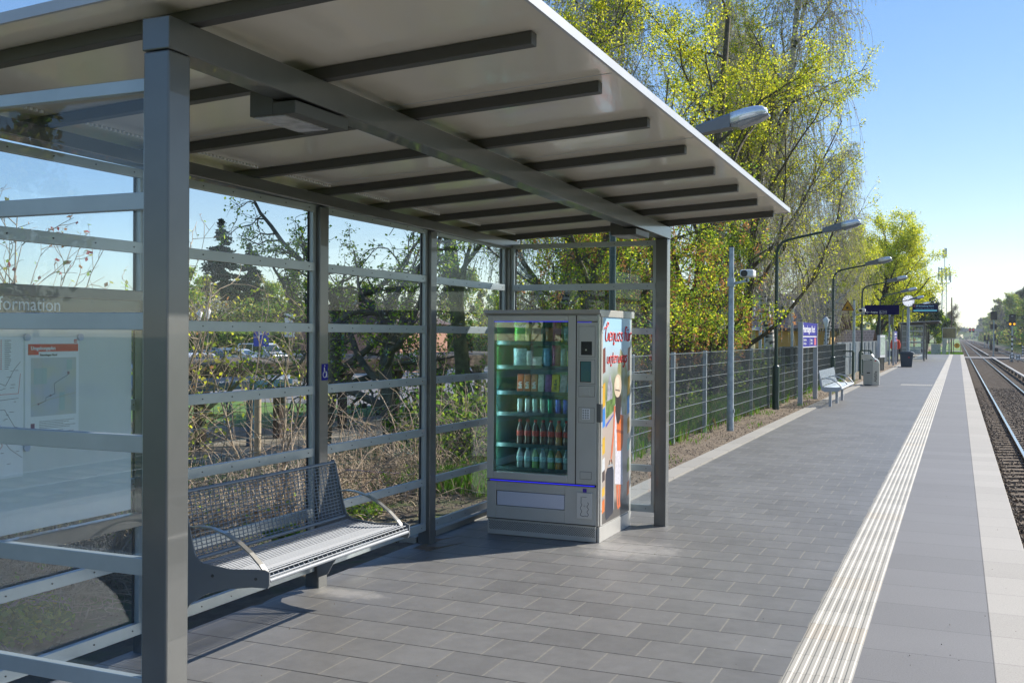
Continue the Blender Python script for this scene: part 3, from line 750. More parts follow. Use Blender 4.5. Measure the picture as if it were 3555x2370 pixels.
vb(MB().box(-2.652, -2.622, F - .003, F, .387, .415), 'blue_sticker', mat('blue_label', (.06, .02, .35), .4))
m = MB(); s_ = F - .0015
for a in ((VX0, VX1 - .016, .4305, .4335), (VX0, VX1 - .016, .1305, .1345), (-2.7165, -2.7135, .447, 1.75), (-2.716, VX1 - .016, 1.7005, 1.7035), (VX0 + .004, VX1 - .016, .4435, .4465)): m.box(a[0], a[1], s_ - .004, s_ + .02, a[2], a[3])
for a in ((-2.692, -2.562, 1.43, 1.665), (-2.697, -2.562, 1.225, 1.41), (-2.69, -2.565, 1.125, 1.205), (-2.69, -2.565, .925, 1.04), (-2.675, -2.585, .49, .545)):
    for q in ((a[0] - .002, a[1] + .002, a[2] - .002, a[2]), (a[0] - .002, a[1] + .002, a[3], a[3] + .002), (a[0] - .002, a[0], a[2], a[3]), (a[1], a[1] + .002, a[2], a[3])): m.box(q[0], q[1], s_, s_ + .004, q[2], q[3])
vb(m, 'seam', mat('dark_seam', (.06, .06, .055), .6))['kind'] = 'stuff'
# kick plate with punched holes
vb(MB().box(VX0 + .004, VX1 - .02, F + .012, F + .03, .004, .128), 'kick_plate', VB, .002)
m = MB(); fcs = 0
nx = 62
for i in range(nx):
    for j in range(8):
        cx = VX0 + .02 + i * .01440 + (j % 2) * .0072; cz = .108 - j * .0088
        m.add([(cx + .0042 * math.cos(a), F + .0115, cz + .0042 * math.sin(a)) for a in [k_ * math.pi / 3 for k_ in range(6)]], [tuple(range(6))])
h = vb(m, 'punched_hole', BLACK); h['kind'] = 'stuff'
vb(MB().box(VX1 - .014, VX1 + .004, F + .03, VY1, .0, .118), 'side_plinth', VB, .002)
vb(MB().box(VX1 - .016, VX1 + .003, F + .004, F + .03, .13, 1.76), 'door_edge', STEELB, .002)
vb(MB().box(VX1 - .018, VX1 + .022, F + .0, F + .045, .93, 1.075), 'door_lock', GREY, .008)
vb(MB().box(VX1 + .001, VX1 + .004, F + .05, F + .088, .13, 1.75), 'side_trim', VB)
for z in (1.2, .75, .24, 1.62): vb(MB().tube([(VX1, F + .075, z), (VX1 + .007, F + .075, z)], .006, 8), 'rivet', STEELB)
# interior shelves; unseen glowing tube added to brighten the stock
shelves = []
for z in (1.552, 1.357, 1.152, .982, .732, .542):
    shelves.append(vb(MB().box(gx0 - .02, gx1 + .02, F + .10, VY1 - .06, z - .02, z - .012).box(gx0 - .02, gx1 + .02, F + .095, F + .10, z - .035, z - .004), 'shelf', SHELF))
vb(MB().box(gx0 - .02, gx1 + .02, VY1 - .05, VY1 - .04, .5, 1.71).box(gx0 - .025, gx0 - .02, F + .05, VY1 - .05, .5, 1.71), 'inner_lining', VIN)
vb(MB().box(gx0 - .016, gx0 - .004, F + .04, F + .052, .56, 1.66), 'added_glow_tube', mat('added_glow_tube', (.75, .95, 1), .4, emit=14))
# products: every one its own object
P_ = lambda c, r=.35: mat('wrapper', c, r, var=.25, scale=30, detail=2)
def bag(x, z, w, h, c, label, words=None):
    y = F + .12
    V = []; nx_, nz_ = 6, 8
    for j in range(nz_ + 1):
        for i in range(nx_ + 1):
            u, v = i / nx_ * 2 - 1, j / nz_ * 2 - 1; puff = .028 * (1 - u * u) ** .6 * max(0, 1 - v ** 4) if abs(u) < 1 else 0
            V.append((u * w / 2 * (1 - .05 * (1 - v * v)), -puff, (v + 1) / 2 * h))
    n = len(V); V += [(a, -b_ * .8, c_) for a, b_, c_ in V]; F_ = []
    for j in range(nz_):
        for i in range(nx_):
            a = j * (nx_ + 1) + i; F_.append((a, a + 1, a + nx_ + 2, a + nx_ + 1)); F_.append((n + a + nx_ + 1, n + a + nx_ + 2, n + a + 1, n + a))
    o = link('snack_bag', np_mesh(V, F_, smooth=True), P_(c, .25), None, (x, y, z))
    tag(o, label, 'snack bag', 'bagged sweets on the top shelves of the vending machine')
    if words: text('lettering', words, SIGNW, o, (-w * .42, -.032, h * .74), w * .27, '-y', bold=.001)
    return o
bag(-3.235, 1.535, .105, .165, (.12, .5, .02), 'bright green sweets bag at the left of the top shelf', 'MAOAM')
bag(-3.10, 1.535, .09, .14, (.5, .28, .1), 'orange brown sweets bag beside the green one on the top shelf')
bag(-2.985, 1.535, .07, .12, (.45, .22, .06), 'small orange bag in the middle of the top shelf')
bag(-2.92, 1.535, .075, .19, (.3, .03, .06), 'tall dark red bag on the top shelf')
bag(-2.835, 1.535, .06, .13, (.2, .45, .42), 'teal bag at the right end of the top shelf')
bag(-3.235, 1.34, .115, .15, (.35, .5, .55), 'plump pale silver bag on the second shelf')
bag(-3.09, 1.34, .085, .085, (.75, .7, .68), 'small square white pack on the second shelf')
bag(-3.155, 1.34, .05, .13, (.7, .72, .7), 'slim white pack between the silver bag and the square pack on the second shelf')
bag(-3.005, 1.34, .06, .15, (.2, .45, .6), 'light blue pack left of the dark red bag on the second shelf')
bag(-3.165, 1.535, .06, .15, (.6, .55, .12), 'yellow green pack between the green and the orange brown bag on the top shelf')
bag(-2.925, 1.34, .075, .185, (.28, .02, .10), 'dark red bag of chewy sweets on the second shelf')
bag(-2.865, 1.34, .05, .15, (.35, .45, .55), 'slim blue grey pack on the second shelf')
bag(-2.812, 1.34, .045, .13, (.65, .6, .25), 'pale yellow pack at the right end of the second shelf')
for i, (c, wd, lb) in enumerate((((.55, .12, .04), 'BiFi', 'orange wrapped sausage snack furthest left on the bar shelf'), ((.5, .13, .05), 'BiFi', 'orange wrapped sausage snack, second on the bar shelf'), ((.5, .2, .1), 'BiFi', 'orange wrapped sausage snack, third on the bar shelf'),
        ((.5, .5, .42), '', 'cream wrapped bar, fourth on the bar shelf'), ((.3, .12, .28), '', 'purple wrapped bar, fifth on the bar shelf'), ((.72, .5, .02), 'm&m', 'bright yellow bag on the bar shelf'), ((.45, .4, .5), '', 'silver wrapped bar right of the yellow bag'), ((.1, .3, .55), '', 'blue wrapped bar at the right end of the bar shelf'))):
    x_ = -3.235 + i * .0605; wdt = .052 if i != 5 else .062; lean = .1
    m = MB(); m.box(-wdt / 2, wdt / 2, -.012, .012, .008, .142).box(-wdt / 2 - .002, wdt / 2 + .002, -.003, .003, 0, .009).box(-wdt / 2 - .002, wdt / 2 + .002, -.003, .003, .141, .15)
    o = m.build('snack_bar', P_(c, .25), None, (x_, F + .125, 1.135), .003); o.rotation_euler = (-.12, lean if i > 5 else 0, 0)
    tag(o, lb, 'snack bar', 'snack bars standing on the middle shelf of the vending machine')
    if wd:
        t_ = text('lettering', wd, SIGNW if i != 5 else BLACK, o, (.014, -.0135, .03), .038, '-y', bold=.0006); t_.rotation_euler = (D2R(90), D2R(-90), 0)
def lathe(prof_, n=14):
    m = MB(); v = []
    for r_, z in prof_:
        for j in range(n): a = 2 * math.pi * j / n; v.append((r_ * math.cos(a), r_ * math.sin(a), z))
    k = len(prof_); m.add(v, [(i * n + j, i * n + (j + 1) % n, (i + 1) * n + (j + 1) % n, (i + 1) * n + j) for i in range(k - 1) for j in range(n)], 0, True)
    m.add(v[:n], [tuple(range(n))[::-1]]); m.add(v[-n:], [tuple(range(n))]); return m
canp = [(.018, 0), (.0235, .006), (.0235, .112), (.021, .122), (.020, .124), (.019, .121)]
cans = [((.55, .58, .55), 'white can with red rim, first on the can shelf'), ((.55, .58, .55), 'white can with red rim, second on the can shelf'), ((.42, .55, .5), 'slim pale green can, third on the can shelf'), ((.5, .6, .45), 'slim cream can, fourth on the can shelf'),
        ((.05, .35, .2), 'green can, fifth on the can shelf'), ((.1, .15, .6), 'blue and silver can, sixth on the can shelf'), ((.1, .15, .6), 'blue and silver can at the right end of the can shelf')]
for i, (c, lb) in enumerate(cans):
    o = lathe(canp).build('drink_can', mat('can_print', c, .25, .5, var=.1, scale=12), None, (-3.235 + i * .0655, F + .125, .965)); tag(o, lb, 'drink can', 'drink cans in the vending machine')
    MB().tube([(0, 0, .121), (0, 0, .1235)], .019, 12).build('lid', STEELB, o)
botp = [(.026, 0), (.029, .008), (.029, .05), (.026, .065), (.029, .08), (.029, .125), (.022, .155), (.0125, .175), (.0115, .188)]
def bottles(z, cols, row):
    for i in range(7):
        c = cols[i]
        o = lathe(botp).build('drink_bottle', mat('bottle_liquid', c, .08, 0, spec=.8), None, (-3.235 + i * .0665, F + .13, z)); o.scale = (1, 1, .86 if row == 'bottom' else 1)
        tag(o, '%s bottle, number %d from the left in the %s row of bottles' % (BN[c], i + 1, row), 'bottle', 'plastic bottles on the lower shelves of the vending machine')
        lathe([(.0136, .186), (.0136, .204), (.010, .205)]).build('cap', mat('bottle_cap', (.5, .05, .03) if row == 'upper' else (.1, .35, .45), .4), o)
        lathe([(.0297, .075), (.0297, .118)]).build('paper_label', mat('bottle_label', (.55, .06, .04) if row == 'upper' else (.3, .5, .5), .5, var=.4, scale=60), o)
BN = {(.10, .05, .03): 'dark cola', (.25, .32, .3): 'clear', (.45, .2, .04): 'orange', (.2, .35, .12): 'green'}
C0, C1, C2, C3 = list(BN)
bottles(.525, [C1, C1, C3, C1, C3, C2, C1], 'bottom')
bottles(.715, [C0, C0, C0, C0, C0, C2, C0], 'upper')

# ================================================================== printed side of the vending machine
xs = VX1 + .0014
def sidecoord(u, v):
    """u 0..1 along the printed side, v 0..1 from its bottom"""
    return (7.64 + .73 * u, .13 + 1.62 * v)
def poly(par, name, pts, mt, lift, uv=True):
    m = MB(); P = [sidecoord(*q) if uv else q for q in pts]
    tri = mg.tessellate_polygon([[Vector((a, b_, 0)) for a, b_ in P]]); n = len(P)
    xx = xs + lift
    m.add([(xx, a, b_) for a, b_ in P], [tuple(t_) for t_ in tri])
    return m.build(name, mt, par, (0, 0, 0) if par is not vm else off)
def print_bg():
    m, nt, out = new_mat('printed_scene'); L = nt.links.new
    g = N(nt, 'ShaderNodeNewGeometry'); sp = N(nt, 'ShaderNodeSeparateXYZ'); L(g.outputs['Position'], sp.inputs[0])
    mr = N(nt, 'ShaderNodeMapRange'); mr.inputs[1].default_value = .13; mr.inputs[2].default_value = 1.75; L(sp.outputs['Z'], mr.inputs[0])
    n = N(nt, 'ShaderNodeTexNoise', Scale=5, Detail=3); L(g.outputs['Position'], n.inputs['Vector'])
    ad = N(nt, 'ShaderNodeMath', operation='MULTIPLY_ADD'); L(n.outputs['Fac'], ad.inputs[0]); ad.inputs[1].default_value = .08; L(mr.outputs[0], ad.inputs[2])
    r = N(nt, 'ShaderNodeValToRGB'); e = r.color_ramp.elements
    e[0].position = 0; e[0].color = (.10, .09, .085, 1); e[1].position = 1; e[1].color = (.36, .60, .80, 1)
    for p_, c in ((.12, (.12, .11, .10, 1)), (.16, (.40, .33, .28, 1)), (.5, (.46, .38, .33, 1)), (.60, (.42, .40, .38, 1)), (.63, (.13, .19, .07, 1)), (.72, (.22, .26, .16, 1)), (.80, (.42, .48, .52, 1)), (.9, (.42, .62, .78, 1))):
        x_ = e.new(p_); x_.color = c
    L(ad.outputs[0], r.inputs[0]); b = N(nt, 'ShaderNodeBsdfPrincipled', Roughness=.3); L(r.outputs[0], b.inputs['Base Color']); L(b.outputs[0], out.inputs[0]); return m
pr = poly(vm, 'side_print', [(0, 0), (1, 0), (1, 1), (0, 1)], print_bg(), 0)
pr.location = off
pm = lambda n, c, r=.35: mat(n, c, r, var=.1, scale=20)
# small items around the edges
ED = [(.0, .72, .85, (.16, .04, .03)), (.0, .56, .68, (.62, .35, .02)), (.0, .46, .56, (.03, .2, .6)), (.0, .33, .42, (.62, .38, .02)), (.0, .25, .32, (.6, .62, .64)), (.0, .20, .26, (.05, .03, .03)), (.0, .13, .18, (.65, .38, .02)), (.0, .05, .12, (.65, .16, .02)),
      (.90, .72, .85, (.16, .04, .03)), (.90, .60, .70, (.62, .35, .02)), (.89, .50, .60, (.03, .25, .62)), (.90, .40, .49, (.55, .3, .05)), (.90, .31, .38, (.25, .45, .4)), (.90, .2, .28, (.3, .35, .1)), (.90, .08, .16, (.62, .14, .02))]
for u, v0, v1, c in ED: poly(pr, 'product_picture', [(u, v0), (u + .095, v0 + .01), (u + .09, v1), (u + .005, v1 - .01)], pm('product_print', c), .0006)
GRN = pm('tree_print', (.22, .22, .05)); poly(pr, 'tree_picture', [(.5, .52), (.86, .50), (.88, .72), (.78, .80), (.62, .84), (.52, .74)], mat('tree_print', (.25, .25, .1), .35, col2=(.38, .42, .35), scale=9, detail=1), .0004)
poly(pr, 'house_picture', [(.16, .56), (.34, .56), (.34, .66), (.25, .72), (.16, .66)], mat('house_print', (.3, .3, .36), .35, var=.4, scale=14), .0005)
poly(pr, 'hedge_picture', [(.12, .50), (.44, .54), (.44, .60), (.12, .585)], mat('hedge_print', (.12, .2, .05), .35, var=.5, scale=14), .0006)
poly(pr, 'railing_picture', [(.12, .46), (.42, .52), (.42, .525), (.12, .475)], pm('blue_line_print', (.08, .1, .45)), .0008)
SK = pm('skin_print', (.62, .17, .08)); DR = mat('dress_print', (.62, .60, .66), .35, var=.15, scale=40)
def ell(cx, cy_, rx, ry, n=20, a0=0): return [(cx + rx * math.cos(a0 + 2 * math.pi * i / n), cy_ + ry * math.sin(a0 + 2 * math.pi * i / n)) for i in range(n)]
fg = poly(pr, 'woman_picture', [(.44, .565), (.40, .53), (.42, .44), (.46, .30), (.44, .17), (.74, .15), (.70, .40), (.70, .52), (.64, .565)], DR, .0010)
poly(fg, 'leg_picture', [(.50, .16), (.58, .16), (.58, .06), (.62, .04), (.56, .035), (.53, .06)], SK, .0009); poly(fg, 'leg_picture', [(.60, .16), (.68, .16), (.64, .08), (.66, .045), (.60, .04)], SK, .0009)
poly(fg, 'arm_picture', [(.40, .56), (.45, .555), (.42, .42), (.36, .33), (.31, .285), (.29, .29), (.32, .36), (.37, .43)], SK, .0012)
poly(fg, 'bag_picture', [(.49, .52), (.75, .50), (.74, .36), (.68, .325), (.52, .33)], pm('satchel_print', (.62, .15, .04)), .0014); poly(fg, 'bag_flap_picture', [(.49, .44), (.75, .42), (.75, .405), (.50, .425)], pm('satchel_dark', (.35, .08, .03)), .0016)
poly(fg, 'hair_picture', [(.46, .65), (.62, .65), (.66, .58), (.64, .49), (.58, .47), (.55, .46), (.50, .475), (.45, .53)], pm('hair_print', (.03, .02, .02)), .0018)
poly(fg, 'hat_picture', ell(.53, .655, .135, .058), pm('hat_print', (.62, .50, .38)), .0020); poly(fg, 'hat_crown_picture', ell(.51, .668, .08, .032), pm('hat_crown_print', (.72, .60, .47)), .0022)
poly(fg, 'hat_ribbon_picture', [(.44, .64), (.60, .632), (.605, .626), (.44, .634)], pm('ribbon_print', (.1, .07, .05)), .0023)
poly(pr, 'suitcase_picture', [(.12, .03), (.15, .01), (.38, .03), (.40, .05), (.40, .24), (.36, .262), (.18, .262), (.12, .235)], pm('suitcase_print', (.015, .02, .04)), .0012)
poly(pr, 'suitcase_trim_picture', [(.385, .04), (.42, .05), (.42, .245), (.37, .275), (.20, .275), (.20, .268), (.36, .266), (.385, .242)], pm('suitcase_edge_print', (.35, .38, .42)), .0010)
m = MB(); pts = [sidecoord(.29 + .05 * math.cos(a), .275 + .025 * math.sin(a)) for a in [math.pi * i / 10 for i in range(11)]]
m.tube([(xs + .0012, a, b_) for a, b_ in pts], .003, 5); m.build('handle_picture', BLACK, pr)
# slogan in a brush script, drawn as strokes
STK = {'G': ([[(0.0, .72), (.1, .84), (.3, .86), (.55, .95), (.62, 1.12), (.48, 1.16), (.36, .98), (.28, .6), (.26, .2), (.42, 0), (.62, .12), (.7, .5)], [(.7, .5), (.68, .02)]], .8),
 'e': ([[(.08, .25), (.38, .32), (.36, .5), (.2, .52), (.06, .35), (.08, .1), (.22, 0), (.42, .1)]], .46), 'n': ([[(.05, .5), (.07, 0)], [(.08, .35), (.25, .52), (.36, .45), (.34, -.02), (.3, -.2), (.42, -.24), (.5, -.14)]], .5),
 'u': ([[(.05, .5), (.06, .12), (.18, 0), (.34, .1), (.38, .5)], [(.38, .5), (.36, .05), (.46, 0)]], .5), 's': ([[(.36, .44), (.22, .53), (.1, .42), (.3, .22), (.3, .05), (.16, -.02), (.03, .08)]], .42),
 'f': ([[(.42, .85), (.28, .92), (.18, .75), (.16, 0)], [(.02, .5), (.36, .5)]], .4), 'r': ([[(.06, .5), (.08, 0)], [(.08, .32), (.22, .52), (.36, .46)]], .38), 't': ([[(.2, .8), (.16, .12), (.26, 0), (.38, .08)], [(.02, .5), (.38, .5)]], .4),
 'w': ([[(.04, .5), (.08, .08), (.2, 0), (.3, .1), (.32, .45)], [(.32, .3), (.36, .05), (.48, 0), (.6, .12), (.6, .5)]], .68), 'g': ([[(.38, .42), (.22, .53), (.06, .35), (.1, .08), (.24, .02), (.38, .16), (.4, .5)], [(.4, .5), (.36, -.28), (.22, -.4), (.1, -.3)]], .5),
 'ü': ([[(.05, .5), (.06, .12), (.18, 0), (.34, .1), (.38, .5)], [(.38, .5), (.36, .05), (.46, 0)], [(.12, .7), (.13, .74)], [(.3, .7), (.31, .74)]], .5), ' ': ([], .22)}
def script(word, y, z, size, wsc=1.0):
    m = MB(); cx = 0
    for ch in word:
        st, wd = STK[ch]
        for s_ in st:
            P = []
            for i in range(len(s_) - 1):
                p0 = s_[max(0, i - 1)]; p1 = s_[i]; p2 = s_[i + 1]; p3 = s_[min(len(s_) - 1, i + 2)]
                for k_ in range(4):
                    t_ = k_ / 4; a = []
                    for q in (0, 1): a.append(.5 * (2 * p1[q] + (p2[q] - p0[q]) * t_ + (2 * p0[q] - 5 * p1[q] + 4 * p2[q] - p3[q]) * t_ ** 2 + (3 * p1[q] - p0[q] - 3 * p2[q] + p3[q]) * t_ ** 3))
                    P.append(a)
            P.append(s_[-1])
            m.tube([(xs + .001, y + (cx + a + .12 * b_) * size * wsc, z + b_ * size * 1.05) for a, b_ in P], size * .052, 6)
        cx += wd
    return m.build('slogan_lettering', RED, pr), cx * size * wsc
script('Genuss für', 7.65, 1.555, .118, 1.36)
script('unterwegs', 7.735, 1.38, .098, 1.27)

FENCEH = mat('fence_rod_grey', (.19, .22, .24), .45, .4)
FENCEW = mat('fence_wire_dark', (.085, .10, .11), .5, .3)
# ================================================================== fence along the sand strip
fe = empty('mesh_fence', (-3.86, 20, 0), 'grey welded mesh fence with square posts beside the sandy strip', 'fence')
off = Vector((3.86, -20, 0))
ys_ = [8.65 + 2.1 * i for i in range(16)]
for y in ys_: MB().box(-3.89, -3.83, y - .03, y + .03, -.1, 1.352).build('post', GALV, fe, off, .003)
for y0, y1 in zip(ys_, ys_[1:]):
    m = MB(); n = int((y1 - y0) / .05)
    for i in range(n): yy = y0 + .03 + i * .05; m.bar((-3.825, yy, .08), (-3.825, yy, 1.345), .005, .005, 1, up=(1, 0, 0))
    for i in range(7):
        z = .11 + i * .203
        for xx in (-3.817, -3.833): m.bar((xx, y0, z), (xx, y1, z), .007, .007)
    m.build('mesh_panel', [FENCEH, FENCEW], fe, off)
wf = empty('board_fence', (-4.3, 58, 0), 'grey upright panel fence further along behind the waste bin', 'fence')
off = Vector((4.3, -58, 0))
m = MB(); y = 41.5; ii = 0
while y < 72: m.box(-4.32 - .012 * (ii % 2), -4.27 - .012 * (ii % 2), y, y + .24, -.3, 1.36 + .02 * R.random()); y += .25; ii += 1
m.build('boards', mat('weathered_grey_boards', (.14, .17, .19), .6, var=.3, scale=3), wf, off)
m = MB()
for i in range(13): m.box(-4.27, -4.22, 41.5 + 2.5 * i, 41.58 + 2.5 * i, -.2, 1.33)
m.build('post', GALV, wf, off)['kind'] = 'stuff'
# railings at the exit
def railing(p, q, h, label, n):
    t = empty('railing', (p[0], p[1], 0), label, 'railing')
    L = Vector((q[0] - p[0], q[1] - p[1], 0)); ln_ = L.length; t.rotation_euler = (0, 0, math.atan2(L.y, L.x))
    for s in (0, ln_): MB().box(s - .035, s + .035, -.035, .035, -.05, h).build('post', GREEN, t)
    MB().box(0, ln_, -.03, .03, h, h + .05).build('handrail', GREEN, t)
    m = MB().box(0, ln_, -.015, .015, .18, .21).box(0, ln_, -.02, .02, h * .82, h * .82 + .03)
    for i in range(n): a = ln_ * (i + .5) / n; m.box(a - .008, a + .008, -.008, .008, .2, h * .84)
    m.build('bars', GALV, t); return t
railing((-4.35, 39.3), (-3.46, 39.0), 1.05, 'short dark green railing right of the far bench', 8)
railing((-3.42, 41.4), (-3.02, 41.3), 1.05, 'short dark green railing partly hidden by the waste bin', 4)
railing((-6.6, 16), (-6.6, 36), .55, 'low ramp railing in the greenery behind the mesh fence', 60)

# ================================================================== lamp posts
def make_lamp():
    t = empty('street_lamp', (0, 0, 0)); m = MB()
    m.tube([(0, 0, -.05), (0, 0, .92)], .075, 14).build('base_sleeve', GREEN, t)
    MB().tube([(0, 0, .92), (0, 0, .945), (0, 0, .965)], [.077, .07, .045], 14).build('sleeve_cap', GREEN, t)
    pts = [(0, 0, .95), (0, 0, 3.22), (.0, 0, 3.42), (.04, 0, 3.56), (.12, 0, 3.66), (.24, 0, 3.71), (.5, 0, 3.765), (1.0, 0, 3.86)]
    MB().tube(pts, [.042, .038, .034, .032, .030, .028, .027, .026], 12).tube([(0, 0, 3.2), (0, 0, 3.235)], .048, 12).build('pole', GREEN, t)
    # luminaire
    m = MB(); secs = [(.96, .05, 0, .06), (.97, .07, -.01, .10), (1.36, .095, -.03, .135)]
    def ring(x_, w_, zb, zt): return [(x_, -w_, zb), (x_, w_, zb), (x_, w_, zt * .8), (x_, w_ * .6, zt), (x_, -w_ * .6, zt), (x_, -w_, zt * .8)]
    v = []
    for x_, w_, zb, zt in secs:
        sl = (x_ - .96) * .19; v += [(a, b_, c_ + sl) for a, b_, c_ in ring(x_, w_, zb, zt)]
    f = [(i * 6 + j, i * 6 + (j + 1) % 6, (i + 1) * 6 + (j + 1) % 6, (i + 1) * 6 + j) for i in range(2) for j in range(6)] + [tuple(range(6))[::-1], tuple(range(12, 18))]
    m.add([(a, b_, c_ + 3.84) for a, b_, c_ in v], f); m.build('lamp_housing', LAMPBODY, t, (0, 0, 0), .004)
    m = MB(); v = []
    for x_, w_, zb, zt in ((1.361, .098, -.005, .14), (1.5, .105, -.0, .15), (1.62, .10, .0, .145), (1.70, .085, .01, .125), (1.745, .05, .03, .085)):
        sl = (x_ - .96) * .19
        for j in range(12):
            a = 2 * math.pi * j / 12; ca, sa = math.cos(a), math.sin(a); zz = (zb + zt) / 2 + (zt - zb) / 2 * math.copysign(abs(sa) ** .6, sa)
            v.append((x_, w_ * math.copysign(abs(ca) ** .6, ca), 3.84 + zz + sl))
    f = [(i * 12 + j, i * 12 + (j + 1) % 12, (i + 1) * 12 + (j + 1) % 12, (i + 1) * 12 + j) for i in range(4) for j in range(12)] + [tuple(range(12))[::-1], tuple(range(48, 60))]
    m.add(v, f, 0, True); m.build('lamp_dome', LAMPDOME, t)
    m = MB(); v = []
    for x_, w_, z0, z1 in ((1.365, .08, -.03, .0), (1.45, .095, -.055, .0), (1.68, .09, -.03, .01), (1.77, .07, .0, .02)):
        sl = (x_ - .96) * .19; v += [(x_, -w_, 3.84 + z1 + sl), (x_, w_, 3.84 + z1 + sl), (x_, w_ * .8, 3.84 + z0 + sl), (x_, -w_ * .8, 3.84 + z0 + sl)]
    m.add(v, [(i * 4 + j, i * 4 + (j + 1) % 4, (i + 1) * 4 + (j + 1) % 4, (i + 1) * 4 + j) for i in range(3) for j in range(4)] + [(3, 2, 1, 0), (12, 13, 14, 15)])
    m.build('lamp_cover', mat('lamp_cover_smoke', (.22, .22, .23), .2, spec=.7), t)
    return t
LP = make_lamp()
lamps = [(-3.68, 11.46, 'street lamp rising behind the shelter roof, largest lamp head'), (-3.68, 23.2, 'dark green lamp post between camera pole and station name sign'),
         (-3.68, 34.4, 'dark green lamp post carrying the yellow warning triangle'), (-3.68, 45.2, 'lamp post that holds the blue exit sign'), (-3.68, 55.9, 'lamp post beyond the exit sign, its head touching the clock'),
         (-3.68, 67.3, 'lamp post with its head between the clock and the departure display'), (-3.68, 79.5, 'farthest lamp post, its head just right of the departure display')]
for i, (x_, y_, lb) in enumerate(lamps):
    o = LP if i == 0 else copy_tree(LP)
    o.location = (x_, y_, 0); tag(o, lb, 'street lamp', 'curved lamp posts along the platform')

# ================================================================== camera poles
def cam_pole(x_, y_, h, zc, label, grp='poles with surveillance cameras'):
    t = empty('camera_pole', (x_, y_, 0), label, 'camera pole', grp)
    MB().tube([(0, 0, -.05), (0, 0, .25), (0, 0, h)], [.062, .058, .042], 14).build('pole', GALV, t)
    MB().tube([(0, 0, h), (0, 0, h + .02)], .045, 12).build('pole_cap', BLACK, t)
    MB().tube([(0, 0, .25), (0, 0, .29)], .066, 12).box(.05, .07, -.02, .02, .3, .36).build('clamp', GALV, t)
    a = MB().box(-.055, .055, -.055, .055, zc - .2, zc - .06).bar((.05, 0, zc - .15), (.27, 0, zc - .105), .05, .04).bar((.27, 0, zc - .12), (.27, 0, zc - .05), .05, .05, 0, (0, 1, 0)).build('bracket', GALV, t)
    MB().box(.17, .40, -.16, .10, zc - .055, zc + .075).build('camera_housing', WHITE, t, (0, 0, 0), .03)
    MB().tube([(.245, -.164, zc + .008), (.245, -.158, zc + .008)], .058, 16).build('camera_lens', BLACK, t)
    return t
cam_pole(-3.55, 17.62, 3.1, 2.64, 'galvanised pole with white surveillance camera beside the mesh fence')
cam_pole(-3.52, 39.8, 2.93, 2.55, 'thinner galvanised camera pole between warning triangle and exit sign')
o = empty('pole', (-3.62, 62.8, 0), 'plain galvanised pole left of the second name sign', 'pole'); MB().tube([(0, 0, 0), (0, 0, 3.0)], .055, 10).build('shaft', GALV, o)
MB().box(.03, .2, -.1, .1, 2.3, 2.75).build('loudspeaker', GREY, o)

# ================================================================== station name signs
def station_sign(y0, y1, label):
    t = empty('station_sign', (-3.38, y0, 0), label, 'station sign'); L = y1 - y0
    for a in (0, L): MB().box(-.06, .05, a - .025, a + .025, -.05, 1.93).build('post', LIGHTG, t, (0, 0, 0), .004)
    b_ = MB().box(-.02, .03, .026, L - .026, 1.615, 1.93).build('name_board', SIGNB, t)
    text('lettering', 'Petershagen Nord', SIGNW, b_, (.031, .12, 1.70), .235, '+x', bold=.003, sx=1.27 * (L - .2) / 2.55)
    MB().box(-.02, .03, .026, L - .026, 1.585, 1.605).build('white_strip', SIGNW, t)
    c = MB().box(-.02, .03, .026, L - .026, 1.35, 1.585).build('info_board', SIGNB, t)
    MB().box(.031, .033, L / 2 - .01, L / 2 + .01, 1.37, 1.57).box(-.02, .032, .026, L - .026, 1.335, 1.35).build('divider', SIGNW, c)
    text('lettering', 'Bahnhofstr.\nOrtsmitte', SIGNW, c, (.032, .25, 1.49), .085, '+x', sx=1.4)
    text('lettering', 'Ausgang\nParkplatz', SIGNW, c, (.032, L / 2 + .12, 1.49), .085, '+x', sx=1.2)
    MB().box(.031, .034, L - .55, L - .2, 1.38, 1.56).build('red_symbol', mat('red_emblem', (.5, .08, .12), .5), c)
    return t
station_sign(24.87, 27.62, 'blue station name sign Petershagen Nord on two grey posts, nearer one')
station_sign(62.6, 65.4, 'far station name sign standing left of the grey wheeled bin')

# ================================================================== far bench
b2 = empty('bench', (-2.68, 25.9, 0), 'grey wire bench with three curved armrests standing on posts beyond the name sign', 'bench')
m0 = -2.68
for y in (24.62, 26.0, 27.25): MB().box(-.03, .03, y - 25.93, y - 25.87, 0, .41).build('leg', LIGHTG, b2)
sp_ = [(-.13, .46), (-.02, .44), (.12, .445), (.24, .455), (.27, .44), (.27, .41)]; bp_ = [(-.15, .48), (-.17, .56), (-.20, .7), (-.225, .83)]
def net2(pl_, sl_, sc_):
    m = MB()
    for px, pz in along(pl_, sl_): m.tube([(px, -1.48, pz), (px, 1.5, pz)], .005, 4)
    for i in range(int(3 / sc_)): m.tube([(px, -1.48 + i * sc_, pz - .004) for px, pz in pl_], .004, 4)
    return m
net2(sp_, .018, .06).build('seat', GALV, b2); net2(bp_, .02, .06).build('backrest', GALV, b2)
for y in (-1.5, 1.5):
    MB().prism([(-.24, .83), (-.22, .83), (-.15, .48), (-.1, .45), (.27, .45), (.27, .41), (.2, .36), (-.1, .34), (-.17, .38), (-.2, .5)], 'y', y - .01, y + .01).build('side_panel', LIGHTG, b2)
for y in (-1.4, 0, 1.4):
    MB().tube([(-.18, y, .63), (-.08, y, .65), (.04, y, .63), (.14, y, .57), (.22, y, .5), (.255, y, .45)], .016, 6).build('armrest', STEELB, b2)

